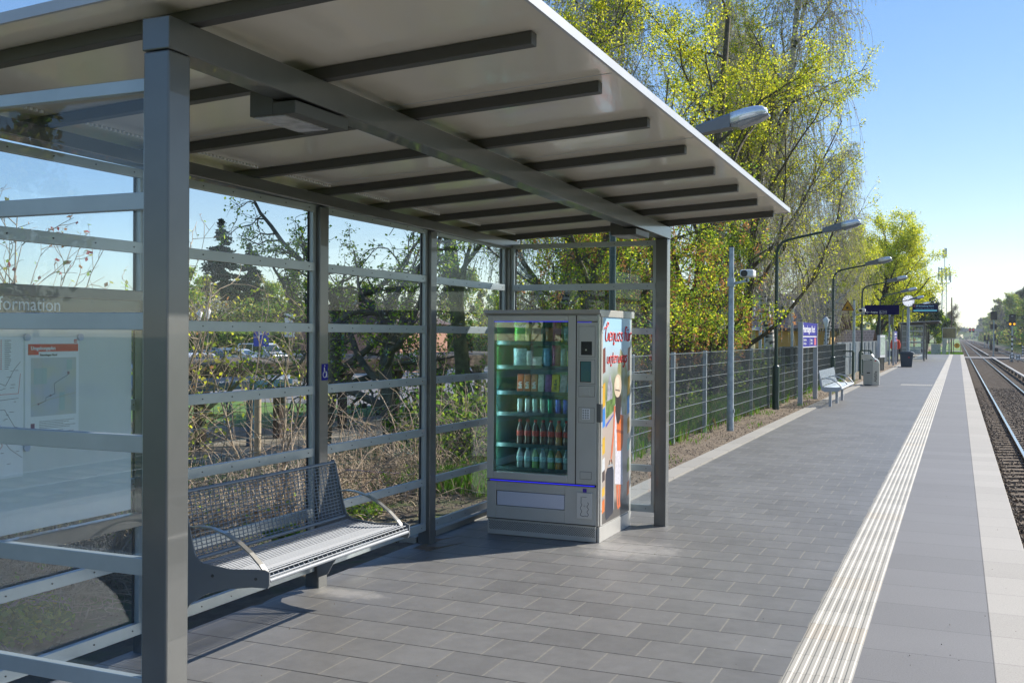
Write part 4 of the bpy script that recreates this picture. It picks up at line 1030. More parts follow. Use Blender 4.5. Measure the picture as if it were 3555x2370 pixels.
# ================================================================== waste bin, grit bin, poster case
wb = empty('waste_bin', (-2.66, 36, 0), 'stainless steel waste bin with curved hood and side compartment', 'waste bin')
MB().box(-.2, .08, -.2, .2, .02, .82).build('bin_body', STEEL, wb, (0, 0, 0), .01)
MB().box(-.16, .04, -.16, .16, 0, .03).build('plinth', GREYD, wb)
hp = [(-.2, .83)] + [(-.2 + .28 * (.5 - .5 * math.cos(a)), .87 + .16 * math.sin(a) ** .5 if 0 < a < 3.1 else .87) for a in [i * .26 for i in range(13)]] + [(.08, .83)]
MB().prism([(-.2, .84), (-.2, 1.02), (.02, 1.02), (.1, .93), (.1, .84)], 'x', -.2, .08) if False else None
MB().prism([(-.21, .86), (-.21, 1.0), (-.12, 1.03), (.12, 1.03), (.17, .97), (.2, .86)], 'y', -.21, .21).build('hood', STEELB, wb, (-.06, 0, 0), .01)
MB().prism([(.081, .02), (.29, .02), (.29, .72), (.26, .82), (.14, .90), (.081, .88)], 'y', -.17, .17).build('side_compartment', STEELB, wb, (0, 0, 0), .006)
MB().box(-.09, .01, -.203, -.2, .40, .44).build('lock_slot', BLACK, wb)
MB().box(.15, .2, -.173, -.17, .80, .83).build('red_mark', RED, wb)
t_ = text('lettering', 'Abfälle', GREYD, wb, (.22, -.172, .12), .13, '-y', bold=.002); t_.rotation_euler = (D2R(90), D2R(-90), 0)
gb = empty('grit_bin', (-2.53, 59.2, 0), 'dark grey wheeled bin with domed lid in front of the far shelter', 'bin')
m = MB(); v = [(-.27, -.3, 0), (.27, -.3, 0), (.27, .3, 0), (-.27, .3, 0), (-.33, -.34, .68), (.33, -.34, .68), (.33, .34, .68), (-.33, .34, .68)]
DKB = mat('dark_blue_grey_plastic', (.035, .055, .075), .45)
m.add(v, [(0, 3, 2, 1), (4, 5, 6, 7), (0, 1, 5, 4), (1, 2, 6, 5), (2, 3, 7, 6), (3, 0, 4, 7)]).build('bin_body', DKB, gb, (0, 0, 0), .02)
MB().prism([(-.38, .68), (.38, .68), (.37, .76), (.2, .83), (-.2, .83), (-.37, .76)], 'y', -.38, .38).build('lid', DKB, gb, (0, 0, 0), .02)
MB().box(.08, .17, -.335, -.33, .48, .56).build('red_mark', mat('dull_red', (.35, .04, .04), .5), gb)
MB().box(.33, .41, -.2, .2, .5, .56).build('handle', GREY, gb)
pc = empty('poster_case', (-3.37, 52.2, 0), 'free-standing glazed timetable case on four posts behind the waste bin', 'notice board', rz=-.12)
MB().box(-.07, .07, -.62, .62, .62, 1.68).build('case', LIGHTG, pc, (0, 0, 0), .01)
MB().box(.071, .075, -.55, .55, .74, 1.58).build('glass_pane', mat('case_glass', (.35, .42, .42), .1, var=.3, scale=4), pc)
for y in (-.56, -.2, .2, .56): MB().box(-.04, .04, y - .03, y + .03, 0, .62).build('leg', GREY, pc)

# ================================================================== signs on poles
ex = empty('exit_sign', (-2.9, 45.1, 2.7), 'long dark blue exit sign with arrow reading Ausgang', 'sign')
bd = MB().box(-.66, .67, -.04, .04, -.19, .21).build('board', mat('night_blue', (.004, .004, .07), .6, spec=.1), ex)
MB().box(-.74, -.66, -.05, .05, -.19, .15).bar((-.78, 0, .1), (-.66, 0, .1), .04, .04).bar((-.78, 0, -.12), (-.66, 0, -.12), .04, .04).build('bracket', GALV, ex)
m = MB().bar((-.60, -.042, -.09), (-.48, -.042, -.09), .004, .014, 0, (0, 0, 1)).bar((-.60, -.042, -.09), (-.555, -.042, -.045), .004, .014, 0, (0, 0, 1)).bar((-.60, -.042, -.09), (-.555, -.042, -.135), .004, .014, 0, (0, 0, 1)); m.build('arrow', SIGNW, bd)
text('lettering', 'Ausgang', SIGNW, bd, (-.43, -.043, -.115), .10, '-y', bold=.0015, sx=.8)
m = MB()
for x_ in (-.09, .06):
    for a in ((x_, x_ + .13, -.152, -.147), (x_, x_ + .13, -.027, -.022), (x_, x_ + .005, -.152, -.022), (x_ + .125, x_ + .13, -.152, -.022)): m.box(a[0], a[1], -.043, -.04, a[2], a[3])
m.build('frame', SIGNW, bd); text('lettering', 'WC', SIGNW, bd, (.075, -.043, -.11), .07, '-y')
m = MB(); m.tube([(-.045, -.042, -.05), (-.045, -.040, -.05)], .011, 8); m.bar((-.045, -.042, -.062), (-.04, -.042, -.1), .003, .012); m.bar((-.04, -.042, -.1), (-.01, -.042, -.105), .003, .01); m.bar((-.01, -.042, -.105), (0, -.042, -.135), .003, .01)
m.tube([(-.045 + .025 * math.cos(a), -.042, -.112 + .025 * math.sin(a)) for a in [2 + i * .4 for i in range(11)]], .004, 4); m.build('wheelchair_symbol', SIGNW, bd)
wt = empty('warning_sign', (-3.22, 34.3, 2.42), 'yellow triangular warning sign with dark border fixed to a lamp post', 'sign')
MB().prism([(-.2, 0), (.2, 0), (0, .35)], 'y', -.012, .012).build('border', mat('sign_dark_red', (.12, .02, .015), .4), wt)
MB().prism([(-.165, .02), (.165, .02), (0, .305)], 'y', -.016, -.012).build('face', mat('sign_amber', (.5, .26, .01), .45), wt)
m = MB().box(-.05, .015, -.018, -.016, .06, .115).box(-.06, .07, -.018, -.016, .045, .052); m.bar((.02, -.017, .10), (.07, -.017, .06), .002, .012); m.bar((-.04, -.017, .125), (.03, -.017, .135), .002, .012); m.build('tram_symbol', BLACK, wt)
MB().bar((-.44, .02, .265), (0, .02, .265), .02, .02).bar((-.44, .02, .03), (0, .02, .03), .02, .02).build('bracket', GALV, wt)
# clock post with departure display
cp = empty('clock_post', (-2.98, 71.5, 0), 'thick grey post with round white station clock and display arm', 'station clock')
MB().tube([(0, 0, 0), (0, 0, 3.45)], [.11, .095], 14).tube([(0, 0, 3.45), (0, 0, 3.6)], .05, 10).build('post', GALV, cp)
cl = MB().tube([(0, -.1, 3.93), (0, .1, 3.93)], .37, 32).build('clock_case', LIGHTG, cp)
MB().tube([(0, -.104, 3.93), (0, -.1, 3.93)], .345, 32).build('clock_face', mat('clock_white', (.8, .8, .82), .4, emit=.35), cl)
m = MB()
for i in range(12):
    a = math.pi / 6 * i; r0 = .24 if i % 3 == 0 else .26
    m.bar((r0 * math.sin(a), -.106, 3.93 + r0 * math.cos(a)), (.32 * math.sin(a), -.106, 3.93 + .32 * math.cos(a)), .004, .026, 0, (0, 1, 0)) if False else m.tube([(r0 * math.sin(a), -.106, 3.93 + r0 * math.cos(a)), (.32 * math.sin(a), -.106, 3.93 + .32 * math.cos(a))], .013, 4)
m.tube([(0, -.108, 3.93), (.16 * math.sin(.65), -.108, 3.93 + .16 * math.cos(.65))], .018, 4); m.tube([(0, -.108, 3.93), (.27 * math.sin(-1.05), -.108, 3.93 + .27 * math.cos(-1.05))], .013, 4)
m.build('clock_hands', BLACK, cl)
m = MB(); m.tube([(0, -.11, 3.93), (-.24, -.11, 3.96)], .006, 4); m.build('second_hand', RED, cl)
MB().bar((.08, 0, 3.62), (.3, 0, 3.62), .06, .05).bar((.08, 0, 3.25), (.3, 0, 3.25), .06, .05).build('arm', LIGHTG, cp)
dd = empty('departure_display', (-1.97, 71.5, 3.46), 'dark blue departure display hanging from the clock post', 'display board')
q = MB().box(-.77, .77, -.12, .12, -.27, .27).build('housing', mat('display_blue', (.006, .01, .05), .5, spec=.2), dd)
text('lettering', 'S5 Strausberg Nord', mat('display_text', (.25, .45, .6), .5, emit=.25), q, (-.55, -.125, .09), .13, '-y')
text('lettering', 'Hegermühle - Strausberg Stadt', mat('display_text2', (.15, .3, .4), .5, emit=.15), q, (-.55, -.125, -.06), .085, '-y')
MB().box(-.7, .7, -.123, -.12, -.2, -.12).build('ticker_line', mat('display_cyan', (.1, .35, .45), .5, emit=.3), q)
MB().box(-.7, -.6, -.123, -.12, .09, .18).build('line_badge', mat('dull_badge_red', (.35, .08, .05), .5), q)
m = MB()
for i in range(24): m.box(-.75 + i * .064, -.745 + i * .064, -.1, -.09, .27, .33)
m.build('bird_spikes', GALV, q)
# red-clothed person at the end behind the sign

# ================================================================== person half hidden by the far name sign
def person(x_, y_):
    t = empty('person', (x_, y_, 0), 'person in orange red jacket and dark trousers, almost hidden behind the far name sign', 'person')
    J = [(0, 0, .95), (0, 0, 1.15), (0, 0, 1.38), (0, 0, 1.47), (0, -.01, 1.58), (0, -.01, 1.68), (-.17, 0, 1.38), (-.22, .02, 1.12), (-.2, -.06, .88), (.17, 0, 1.38), (.22, .02, 1.12), (.2, -.06, .88), (-.09, 0, .9), (-.1, -.02, .5), (-.1, .02, .08), (-.1, -.12, .04), (.09, 0, .9), (.1, .04, .5), (.1, .06, .08), (.1, -.08, .04)]
    E_ = [(0, 1), (1, 2), (2, 3), (3, 4), (4, 5), (2, 6), (6, 7), (7, 8), (2, 9), (9, 10), (10, 11), (0, 12), (12, 13), (13, 14), (14, 15), (0, 16), (16, 17), (17, 18), (18, 19)]
    rd_ = [.14, .15, .15, .055, .09, .08, .07, .05, .035, .07, .05, .035, .09, .065, .045, .04, .09, .065, .045, .04]
    me = bpy.data.meshes.new('m'); me.from_pydata(J, E_, []); me.materials.append(mat('skin', (.45, .25, .18), .6))
    o = bpy.data.objects.new('body', me); COL.objects.link(o); o.parent = t
    sk = o.modifiers.new('s', 'SKIN'); sv = me.skin_vertices[0].data
    for i, r_ in enumerate(rd_): sv[i].radius = (r_, r_ * .8)
    sv[0].use_root = True; o.modifiers.new('u', 'SUBSURF').levels = 1
    MB().tube([(0, 0, .86), (0, 0, .98), (0, 0, 1.2), (0, 0, 1.40), (0, 0, 1.47)], [.19, .185, .2, .19, .08], 14).tube([(-.15, 0, 1.40), (-.24, .02, 1.12), (-.22, -.06, .9)], [.08, .07, .055], 10).tube([(.15, 0, 1.40), (.24, .02, 1.12), (.22, -.06, .9)], [.08, .07, .055], 10).build('jacket', mat('orange_red_cloth', (.75, .08, .03), .8), t)
    MB().tube([(-.09, 0, .95), (-.1, -.02, .5), (-.1, .02, .07)], [.11, .09, .07], 10).tube([(.09, 0, .95), (.1, .04, .5), (.1, .06, .07)], [.11, .09, .07], 10).build('trousers', mat('dark_cloth', (.02, .02, .04), .8), t)
    MB().tube([(0, 0, 1.57), (0, .015, 1.66), (0, .01, 1.73), (0, .01, 1.76)], [.08, .105, .09, .03], 12).build('hair', mat('brown_hair', (.06, .04, .03), .7), t)
person(-3.50, 66.6)

# ================================================================== platform end and level crossing furniture
mr = empty('platform_mirror', (-.8, 107, -.25), 'dark rectangular viewing mirror on a post at the platform end', 'mirror')
MB().box(-.62, .62, -.03, .03, 1.72, 2.75).build('frame', LIGHTG, mr, (0, 0, 0), .01)
MB().box(-.57, .57, -.036, -.031, 1.77, 2.70).build('mirror_glass', mat('mirror_reflection_tint', (.10, .11, .05), .08, 0, col2=(.02, .025, .02), scale=1.3, detail=2, spec=.8), mr)  # mottled dark green painted in place of the mirrored trees
MB().tube([(0, .1, 0), (0, .1, 2.7)], .06, 10).build('post', GALV, mr)
t = empty('catenary_like_pole', (-.62, 109, -.25), 'thin rusty pole rising above the viewing mirror', 'pole'); t.name = 'pole'
MB().tube([(0, 0, 0), (0, 0, 5.7)], .055, 8).build('shaft', mat('rusty_pole', (.10, .06, .05), .8), t)
t = empty('warning_sign', (-.12, 106.6, -.2), 'round orange sign with dark T in a bent tube frame at the platform end', 'sign')
MB().tube([(0, 0, 1.02), (0, .02, 1.02)], .24, 24).build('disc', mat('sign_orange', (.7, .25, .01), .4), t)
MB().tube([(0, -.012, 1.02), (0, -.001, 1.02)], .2, 24).build('inner_disc', mat('sign_orange_light', (.75, .36, .02), .4), t)
MB().box(-.11, .11, -.02, -.013, 1.1, 1.14).box(-.022, .022, -.02, -.013, .9, 1.1).build('letter', BLACK, t)
MB().tube([(-.3, .03, 1.1), (.28, .03, 1.1), (.33, .03, 1.05), (.33, .03, .45), (.28, .03, .4), (-.3, .03, .4)], .02, 6).tube([(-.3, .03, 0), (-.3, .03, 1.3)], .03, 6).build('tube_frame', GREYD, t)
def cabinet(x_, y_, w_, h_, lb):
    t = empty('control_cabinet', (x_, y_, -.25), lb, 'cabinet')
    MB().box(-w_ / 2, w_ / 2, -.25, .25, 0, h_).build('case', GALV, t, (0, 0, 0), .01); MB().box(-w_ / 2 - .04, w_ / 2 + .04, -.29, .29, h_, h_ + .05).build('lid', LIGHTG, t)
    MB().box(w_ * .3, w_ * .34, -.262, -.25, h_ * .4, h_ * .6).build('handle', BLACK, t)
cabinet(-2.0, 108.5, .85, 1.15, 'grey control cabinet behind the platform end')
cabinet(-1.25, 108.3, .35, 1.75, 'narrow dark cabinet beside the mirror post')
cabinet(-4.0, 110, 1.1, .62, 'low wide cabinet left of the crossing lights')
t = empty('crossing_light', (-3.4, 112, -.25), 'black road crossing signal with lamp hoods and counterweights', 'crossing light')
MB().tube([(0, 0, 0), (0, 0, 2.3)], .07, 8).tube([(.5, .3, 0), (.5, .3, 2.4)], .07, 8).build('post', GREYD, t)
MB().box(-.35, -.05, -.1, .1, 1.75, 2.1).box(.05, .4, -.1, .1, 1.7, 2.35).box(.5, .75, -.1, .1, 1.2, 2.3).box(-.7, -.35, -.12, .05, 1.85, 2.05).build('lamp_box', BLACK, t)
MB().box(-.08, .35, -.15, .15, .0, .6).build('barrier_drive', GREYD, t)
for z in (.55, 1.25): 
    o = empty('guard_rail', (-5, 113, -.25), 'thin %s rail of the crossing guard fence' % ('lower' if z < 1 else 'upper'), 'rail'); MB().tube([(0, 0, z), (4.3, 0, z)], .03, 6).build('tube', GREYD, o)

def signal(x_, y_, z0, zt, lab, lights=True, w_=.7, h_=1.35, extra=()):
    t = empty('railway_signal', (x_, y_, z0), lab, 'railway signal'); H = zt - z0
    m = MB(); MB().tube([(0, 0, 0), (0, 0, H - h_ * .6)], .09, 10).build('mast', GALV, t)
    if lights:
        m = MB(); k = 9
        for i in range(k): m.tube([(0, 0, .5 + i * .27), (0, 0, .5 + (i + 1) * .27)], .095, 10, i % 2)
        m.build('striped_sleeve', [BLACK, SIGNW], t)
    MB().prism([(-w_ / 2, H - h_), (w_ / 2, H - h_), (w_ / 2, H - .12), (w_ / 2 - .12, H), (-w_ / 2 + .12, H), (-w_ / 2, H - .12)], 'y', -.12, .05).build('signal_head', BLACK, t)
    if lights:
        m = MB()
        for a in (-.21, .21): m.tube([(a, -.16, H - h_ + .2), (a, -.12, H - h_ + .2)], .115, 16)
        m.build('amber_lamp', mat('amber_light', (1, .42, .01), .4, emit=.75), t)
        MB().box(-.1, .1, -.16, -.12, H - .3, H - .22).build('lamp_hood', LIGHTG, t)
    for a, b_, c_, d_ in extra: MB().box(a, b_, -.1, .1, c_, d_).build('equipment_box', BLACK, t)
    MB().box(-.25, .25, -.25, .25, -.1, .12).build('footing', CONC, t)
    return t
signal(5.6, 130.4, -1.1, 4.3, 'black railway signal showing two amber lamps on striped mast')
signal(4.62, 163, -1.1, 5.35, 'dark railway signal seen from behind, left of the amber one', False, .85, 1.25, ((-.45, -.1, 3.9, 4.6), (.1, .4, 3.9, 4.6), (-.5, -.15, .9, 1.8), (.15, .6, .7, 1.2)))
for i, (u, y_, hh, lb) in enumerate(((2212.5, 300, 1.7, 'small distant dark signal box, first from the left'), (2219, 290, 1.8, 'small distant dark signal box, second from the left'), (2229, 270, 2.0, 'small distant dark signal box, third from the left'))):
    signal(kx(u) * y_ + 5.2, y_, -1.1, 1.2 + hh * .6, lb, False, .5, 1.6, ((.4, .8, 1.0, 2.2),))
for u, lb in ((2206, 'far signal with red light left of the vanishing rails'), (2213.5, 'far signal with red light right of the vanishing rails')):
    t = signal(kx(u) * 520 + 4, 520, -1.1, 6.0, lb, False, 1.0, 2.2); MB().tube([(0, -.2, 6.2), (0, -.12, 6.2)], .15, 10).build('red_lamp', mat('red_signal_light', (1, .03, .02), .5, emit=1.2), t)
t = empty('stop_board', (5.42, 125.5, -1.1), 'white board with black ring beside the H board on a short post', 'sign')
MB().box(-.25, .25, -.02, .02, .38, .88).build('board', SIGNW, t); MB().box(-.21, .21, -.03, -.02, .42, .84).build('field', BLACK, t); MB().tube([(0, -.045, .63), (0, -.03, .63)], .15, 16).build('ring', SIGNW, t); MB().box(-.04, .04, .02, .08, 0, .8).build('post', GREYD, t)
t = empty('stop_board', (5.98, 125.3, -1.1), 'white square board with black letter H beside the track', 'sign')
MB().box(-.25, .25, -.02, .02, .3, .9).build('board', SIGNW, t); MB().box(-.16, -.09, -.03, -.02, .38, .82).box(.09, .16, -.03, -.02, .38, .82).box(-.09, .09, -.03, -.02, .57, .64).build('letter_h', BLACK, t); MB().box(-.04, .04, .02, .08, 0, .8).build('post', GREYD, t)
for u, yv, y_, lb in ((2332, 776, 170, 'small white and black striped marker post right of the amber signal'), (2343, 770, 175, 'small pale number board on a post near the forest edge')):
    t = empty('marker_post', (kx(u) * y_ + 1, y_, -1.0), lb, 'marker post'); m = MB()
    for i in range(7): m.box(-.12, .12, -.05, .05, .2 * i, .2 * i + .2, i % 2)
    m.build('striped_post', [SIGNW, BLACK] if u < 2340 else [SIGNW, SIGNW], t)
# radio mast
t = empty('radio_mast', (kx(2168) * 250, 250, -1), 'slim lattice radio mast with antenna clusters above the bare trees', 'mast'); m = MB()
c4 = [(-.55, -.55), (.55, -.55), (.55, .55), (-.55, .55)]
for a, b_ in c4: m.bar((a, b_, 0), (a * .75, b_ * .75, 17.5), .2 if a < 0 and b_ < 0 else .09, .09)
for i in range(14):
    z0, z1 = i * 1.25, i * 1.25 + 1.25; s0, s1 = 1 - .25 * z0 / 17.5, 1 - .25 * z1 / 17.5
    for j in range(4):
        p_, q_ = c4[j], c4[(j + 1) % 4]; m.bar((p_[0] * s0, p_[1] * s0, z0), (q_[0] * s1, q_[1] * s1, z1), .05, .05)
m.build('lattice', GALV, t); m = MB()
for z in (14.6, 16.4, 17.8): 
    for j in range(4):
        p_, q_ = c4[j], c4[(j + 1) % 4]; m.bar((p_[0] * 1.9, p_[1] * 1.9, z), (q_[0] * 1.9, q_[1] * 1.9, z), .1, .1)
m.build('platform', GALV, t); m = MB()
for i in range(9): a = i * .7; m.box(1.25 * math.cos(a) - .13, 1.25 * math.cos(a) + .13, 1.25 * math.sin(a) - .1, 1.25 * math.sin(a) + .1, 14.8 + (i % 3) * .5, 17.2 + (i % 2) * 1.0)
m.build('antenna', LIGHTG, t); m = MB().bar((0, 0, 17), (0, 0, 22.5), .12, .12); m.box(-.45, -.1, -.2, .2, 20.2, 22.2); m.box(.1, .45, -.2, .2, 20.4, 22.4); m.build('top_antenna', LIGHTG, t)
# distant bridge
t = empty('road_bridge', (0, 900, -1), 'faint distant road bridge crossing the railway at the horizon', 'bridge'); MB().box(-30, 25, -3, 3, 7.2, 8.6).box(-30, 25, -3.2, -3, 8.6, 9.6).build('deck', CONC, t); MB().box(-6, -5, -2, 2, 0, 7.2).box(14, 15, -2, 2, 0, 7.2).build('pier', CONC, t)

# ================================================================== houses
def tile_mat():
    m, nt, out = new_mat('dark_glazed_roof_tiles'); L = nt.links.new
    tc = N(nt, 'ShaderNodeTexCoord'); br = N(nt, 'ShaderNodeTexBrick', Scale=1.0); mp = N(nt, 'ShaderNodeMapping'); mp.inputs['Rotation'].default_value = (D2R(90), 0, 0)
    L(tc.outputs['Object'], mp.inputs[0]); L(mp.outputs[0], br.inputs['Vector'])
    br.inputs['Brick Width'].default_value = .22; br.inputs['Row Height'].default_value = .16; br.inputs['Mortar Size'].default_value = .02; br.inputs['Mortar Smooth'].default_value = .6
    br.inputs['Color1'].default_value = (.045, .035, .03, 1); br.inputs['Color2'].default_value = (.03, .025, .025, 1); br.inputs['Mortar'].default_value = (.11, .10, .095, 1)
    b = N(nt, 'ShaderNodeBsdfPrincipled', Roughness=.6); L(br.outputs[0], b.inputs['Base Color']); L(b.outputs[0], out.inputs[0]); return m
TILE = tile_mat(); YW = mat('yellow_render', (.50, .31, .09), .8, var=.06); CW = mat('cream_render', (.50, .46, .27), .8, var=.06); GR_ = mat('grey_roof_felt', (.27, .27, .26), .8, var=.1)
WOODD = mat('dark_gable_cladding', (.025, .018, .015), 1, spec=0)
def house(x0, x1, y0, y1, g, ea, ri, wall, roof, lb, chim=None, wins=()):
    t = empty('house', ((x0 + x1) / 2, (y0 + y1) / 2, g), lb, 'house'); w2, d2 = (x1 - x0) / 2, (y1 - y0) / 2; ea -= g; ri -= g
    wl = MB().box(-w2, w2, -d2, d2, -.3, ea).build('wall', wall, t)
    m = MB(); e = .45
    m.add([(-w2 - e, -d2 - e, ea - .1), (w2 + e, -d2 - e, ea - .1), (w2 + e, 0, ri), (-w2 - e, 0, ri), (-w2 - e, d2 + e, ea - .1), (w2 + e, d2 + e, ea - .1), (-w2 - e, -d2 - e, ea - .25), (w2 + e, -d2 - e, ea - .25)], [(0, 1, 2, 3), (3, 2, 5, 4), (6, 7, 1, 0), (0, 3, 4), (1, 5, 2)])
    m.prism([(-d2 - .2, ea - .1), (d2 + .2, ea - .1), (0, ri - .05)], 'x', -w2 - e - .02, w2 + e + .02, 1)
    rf = m.build('roof', [roof, WOODD], t)
    if chim: MB().box(chim - .3, chim + .3, -.3, .3, ri - .6, ri + .7).build('chimney', mat('chimney_brick', (.2, .08, .05), .8), rf)
    for a in wins:
        f_ = MB().box(a, a + 1.1, -d2 - .03, -d2, .9, 2.1).build('window', WHITE, t); MB().box(a + .08, a + 1.02, -d2 - .04, -d2 - .03, .98, 2.02).build('pane', mat('dark_window', (.03, .04, .05), .1), f_)
    return t, rf, w2, d2, ea, ri
hs, rf, w2, d2, ea, ri = house(kx(1585) * 60, kx(1908) * 60, 60, 67, -1.1, 2.15, 4.15, YW, TILE, 'yellow house with dark glazed tile roof behind the trees', -1.2, (-1.8, 1.2))
m = MB(); m.box(-1.2, -.4, -2.6, -2.4, ea + .8 - .3, ea + 1.2); m.build('skylight', LIGHTG, hs)
house(kx(1905) * 64, kx(1992) * 64, 61, 66, -1.1, .9, 2.0, CW, TILE, 'low side building with dark white-flecked tile roof')
t = empty('flat_building', (kx(1550) * 48, 50, -1.1), 'low cream building with shallow grey hipped roof behind the mesh fence', 'building')
xa, xb = kx(1440) * 48 - kx(1550) * 48, kx(1672) * 48 - kx(1550) * 48
MB().box(xa, xb, -2, 5, -.3, 3.0).build('wall', CW, t)
m = MB(); m.add([(xa - .6, -2.6, 3.0), (xb + .6, -2.6, 3.0), (xb + .6, 5.6, 3.0), (xa - .6, 5.6, 3.0), (xa + 1.5, 1.2, 3.95), (xb - 2.2, 1.2, 3.95), (xa - .6, -2.6, 2.8), (xb + .6, -2.6, 2.8)], [(0, 1, 5, 4), (1, 2, 5), (2, 3, 4, 5), (3, 0, 4), (6, 7, 1, 0)]); m.build('roof', GR_, t)
m = MB().box(xa + .5, xa + 1.6, -2.04, -2, .2, 2.2).build('door', GREYD, t); m = MB().box(xb - 2.6, xb - .4, -2.04, -2, 1.2, 2.1).build('window', mat('dark_window', (.05, .04, .03), .2), t)
# galvanised posts with lanterns in the yard
def lantern(u, y_, g, top, lb, mt):
    t = empty('yard_lamp', (kx(u) * y_, y_, g), lb, 'street lamp'); H = top - g
    MB().tube([(0, 0, 0), (0, 0, H)], [.07, .045], 8).build('pole', mt, t)
    MB().tube([(0, 0, H - .05), (0, 0, H + .1), (0, 0, H + .35), (0, 0, H + .5)], [.06, .09, .17, .04], 10).build('lantern', WHITE, t)
lantern(1819, 44, -1.1, 2.6, 'grey post with lantern behind the fence, left of the name sign', GALV)
lantern(1897, 55, -1.1, 2.1, 'short lantern post by the yellow house wall', GALV)
for u, y_, top in ((1746, 40, 5.6), (1758, 46, 4.2)):
    t = empty('pole', (kx(u) * y_, y_, -1.1), 'plain grey pole rising from the greenery, %s of the pair beside the dark lamp post' % ('left' if u < 1750 else 'right'), 'pole'); MB().tube([(0, 0, 0), (0, 0, top)], .06, 8).build('shaft', GALV, t)

# ================================================================== west side behind the shelter: yard
G = -1.1
o = MB().box(-34, -14.0, 17, 33, -1.3, -1.085).build('paved_yard', SANDP); tag(o, kind='structure')
o = MB().box(-70, -18.0, 33, 60, -1.3, -1.08).build('asphalt_road', ASPH); tag(o, kind='structure')
o = MB().box(-60, -17.5, 24, 34, -1.3, -1.083).build('lawn', LAWN); tag(o, kind='structure')
o = MB().box(-120, -30, 60, 100, -1.3, -1.07).build('car_park', ASPH); tag(o, kind='structure')
# timber bike shelter
WOOD = mat('dark_timber', (.075, .045, .03), .75, var=.3, scale=6, sz=.2); SLAT = mat('roof_slats', (.13, .11, .10), .7, var=.3, scale=5)
t = empty('bike_shelter', (-16, 25, G), 'dark timber bicycle shelter with slatted roof and Y-braced posts', 'bike shelter')
for i in range(6):
    y = -6 + i * 3; p_ = MB().box(-.1, .1, y - .1, y + .1, -.1, 1.7).build('post', WOOD, t)
    MB().bar((0, y, 1.15), (0, y - .75, 1.9), .14, .14).bar((0, y, 1.15), (0, y + .75, 1.9), .14, .14).bar((0, y, 1.1), (-1.2, y, 1.9), .12, .12).build('brace', WOOD, p_)
m = MB()
for i in range(10): x_ = -2.6 + i * .34; m.box(x_, x_ + .32, -7.5, 10.5, 1.92 + .018 * i if i < 6 else 2.02 - .02 * (i - 5), 1.97 + .018 * i if i < 6 else 2.07 - .02 * (i - 5))
m.box(.75, .8, -7.5, 10.5, 1.6, 2.0); m.build('slatted_roof', SLAT, t)
m = MB()
for i in range(3): m.box(.82 + i * .012, .835 + i * .012, -7.5, 10.5, 1.62 + i * .12, 1.73 + i * .12)
m.build('fascia_board', WOOD, t)
# blue steel bike shelter with vaulted roof
BLU = mat('blue_painted_steel', (.03, .11, .19), .4); VAULT = mat('blue_grey_vault_sheet', (.13, .18, .27), .3, .2, var=.1, scale=2)
t = empty('bike_shelter', (-15.4, 16.5, G - .14), 'blue steel bicycle shelter with curved blue grey sheet roof', 'bike shelter')
for y in (-3.5, .2, 3.6): MB().box(-.08, .08, y - .08, y + .08, -.1, 1.75).build('post', BLU, t); MB().box(-2.5, -2.36, y - .07, y + .07, -.1, 1.7).build('post', BLU, t)
m = MB(); v = []
for j in (0, 1):
    for i in range(13): a = math.pi * i / 12; v.append((-1.2 + 1.5 * math.cos(a), -4.2 + j * 9, 1.72 + .42 * math.sin(a)))
m.add(v, [(i, i + 1, 14 + i, 13 + i) for i in range(12)], 0, True); m.build('vaulted_roof', VAULT, t)
MB().box(.24, .32, -4.2, 4.8, 1.55, 1.72).box(-2.75, -2.67, -4.2, 4.8, 1.55, 1.72).build('edge_beam', BLU, t)
# bicycles
def bicycle():
    t = empty('bicycle', (0, 0, 0)); RIM = STEELB
    for x_ in (-.52, .52):
        c = [(x_ + .33 * math.cos(a), 0, .345 + .33 * math.sin(a)) for a in [i * math.pi / 14 for i in range(29)]]
        w_ = MB().tube(c, .02, 6).build('tyre', BLACK, t); c = [(x_ + .3 * math.cos(a), 0, .345 + .3 * math.sin(a)) for a in [i * math.pi / 14 for i in range(29)]]
        MB().tube(c, .01, 5).build('rim', RIM, w_); m = MB()
        for i in range(12): a = i * math.pi / 6; m.tube([(x_, 0, .345), (x_ + .3 * math.cos(a), 0, .345 + .3 * math.sin(a))], .002, 3)
        m.tube([(x_, -.04, .345), (x_, .04, .345)], .025, 8); m.build('spokes', RIM, w_)
        MB().box(x_ - .03, x_ + .03, -.012, .012, .5, .53).box(x_ - .03, x_ + .03, -.012, .012, .16, .19).build('reflector', mat('orange_reflector', (.8, .25, .01), .3), w_)
    FR = mat('bike_frame_paint', (.03, .05, .12), .3)
    MB().tube([(.52, 0, .345), (.40, 0, .85)], .014, 6).tube([(.42, 0, .75), (-.15, 0, .72)], .015, 6).tube([(.42, 0, .68), (-.05, 0, .3)], .018, 6).tube([(-.05, 0, .3), (-.2, 0, .88)], .015, 6).tube([(-.52, 0, .345), (-.05, 0, .3)], .01, 6).tube([(-.52, 0, .345), (-.17, 0, .74)], .01, 6).build('frame', FR, t)
    MB().tube([(.40, 0, .85), (.38, 0, 1.0)], .013, 6).tube([(.30, -.28, 1.02), (.42, -.1, 1.0), (.42, .1, 1.0), (.30, .28, 1.02)], .012, 6).build('handlebar', BLACK, t)
    MB().prism([(-.34, .91), (-.05, .93), (-.08, .89), (-.3, .86)], 'y', -.06, .06).build('saddle', BLACK, t)
    MB().tube([(-.05, -.06, .3), (-.05, -.05, .3)], .1, 12).bar((-.05, -.08, .3), (.08, -.08, .18), .02, .02).build('crank', GREYD, t)
    return t
bk = bicycle()
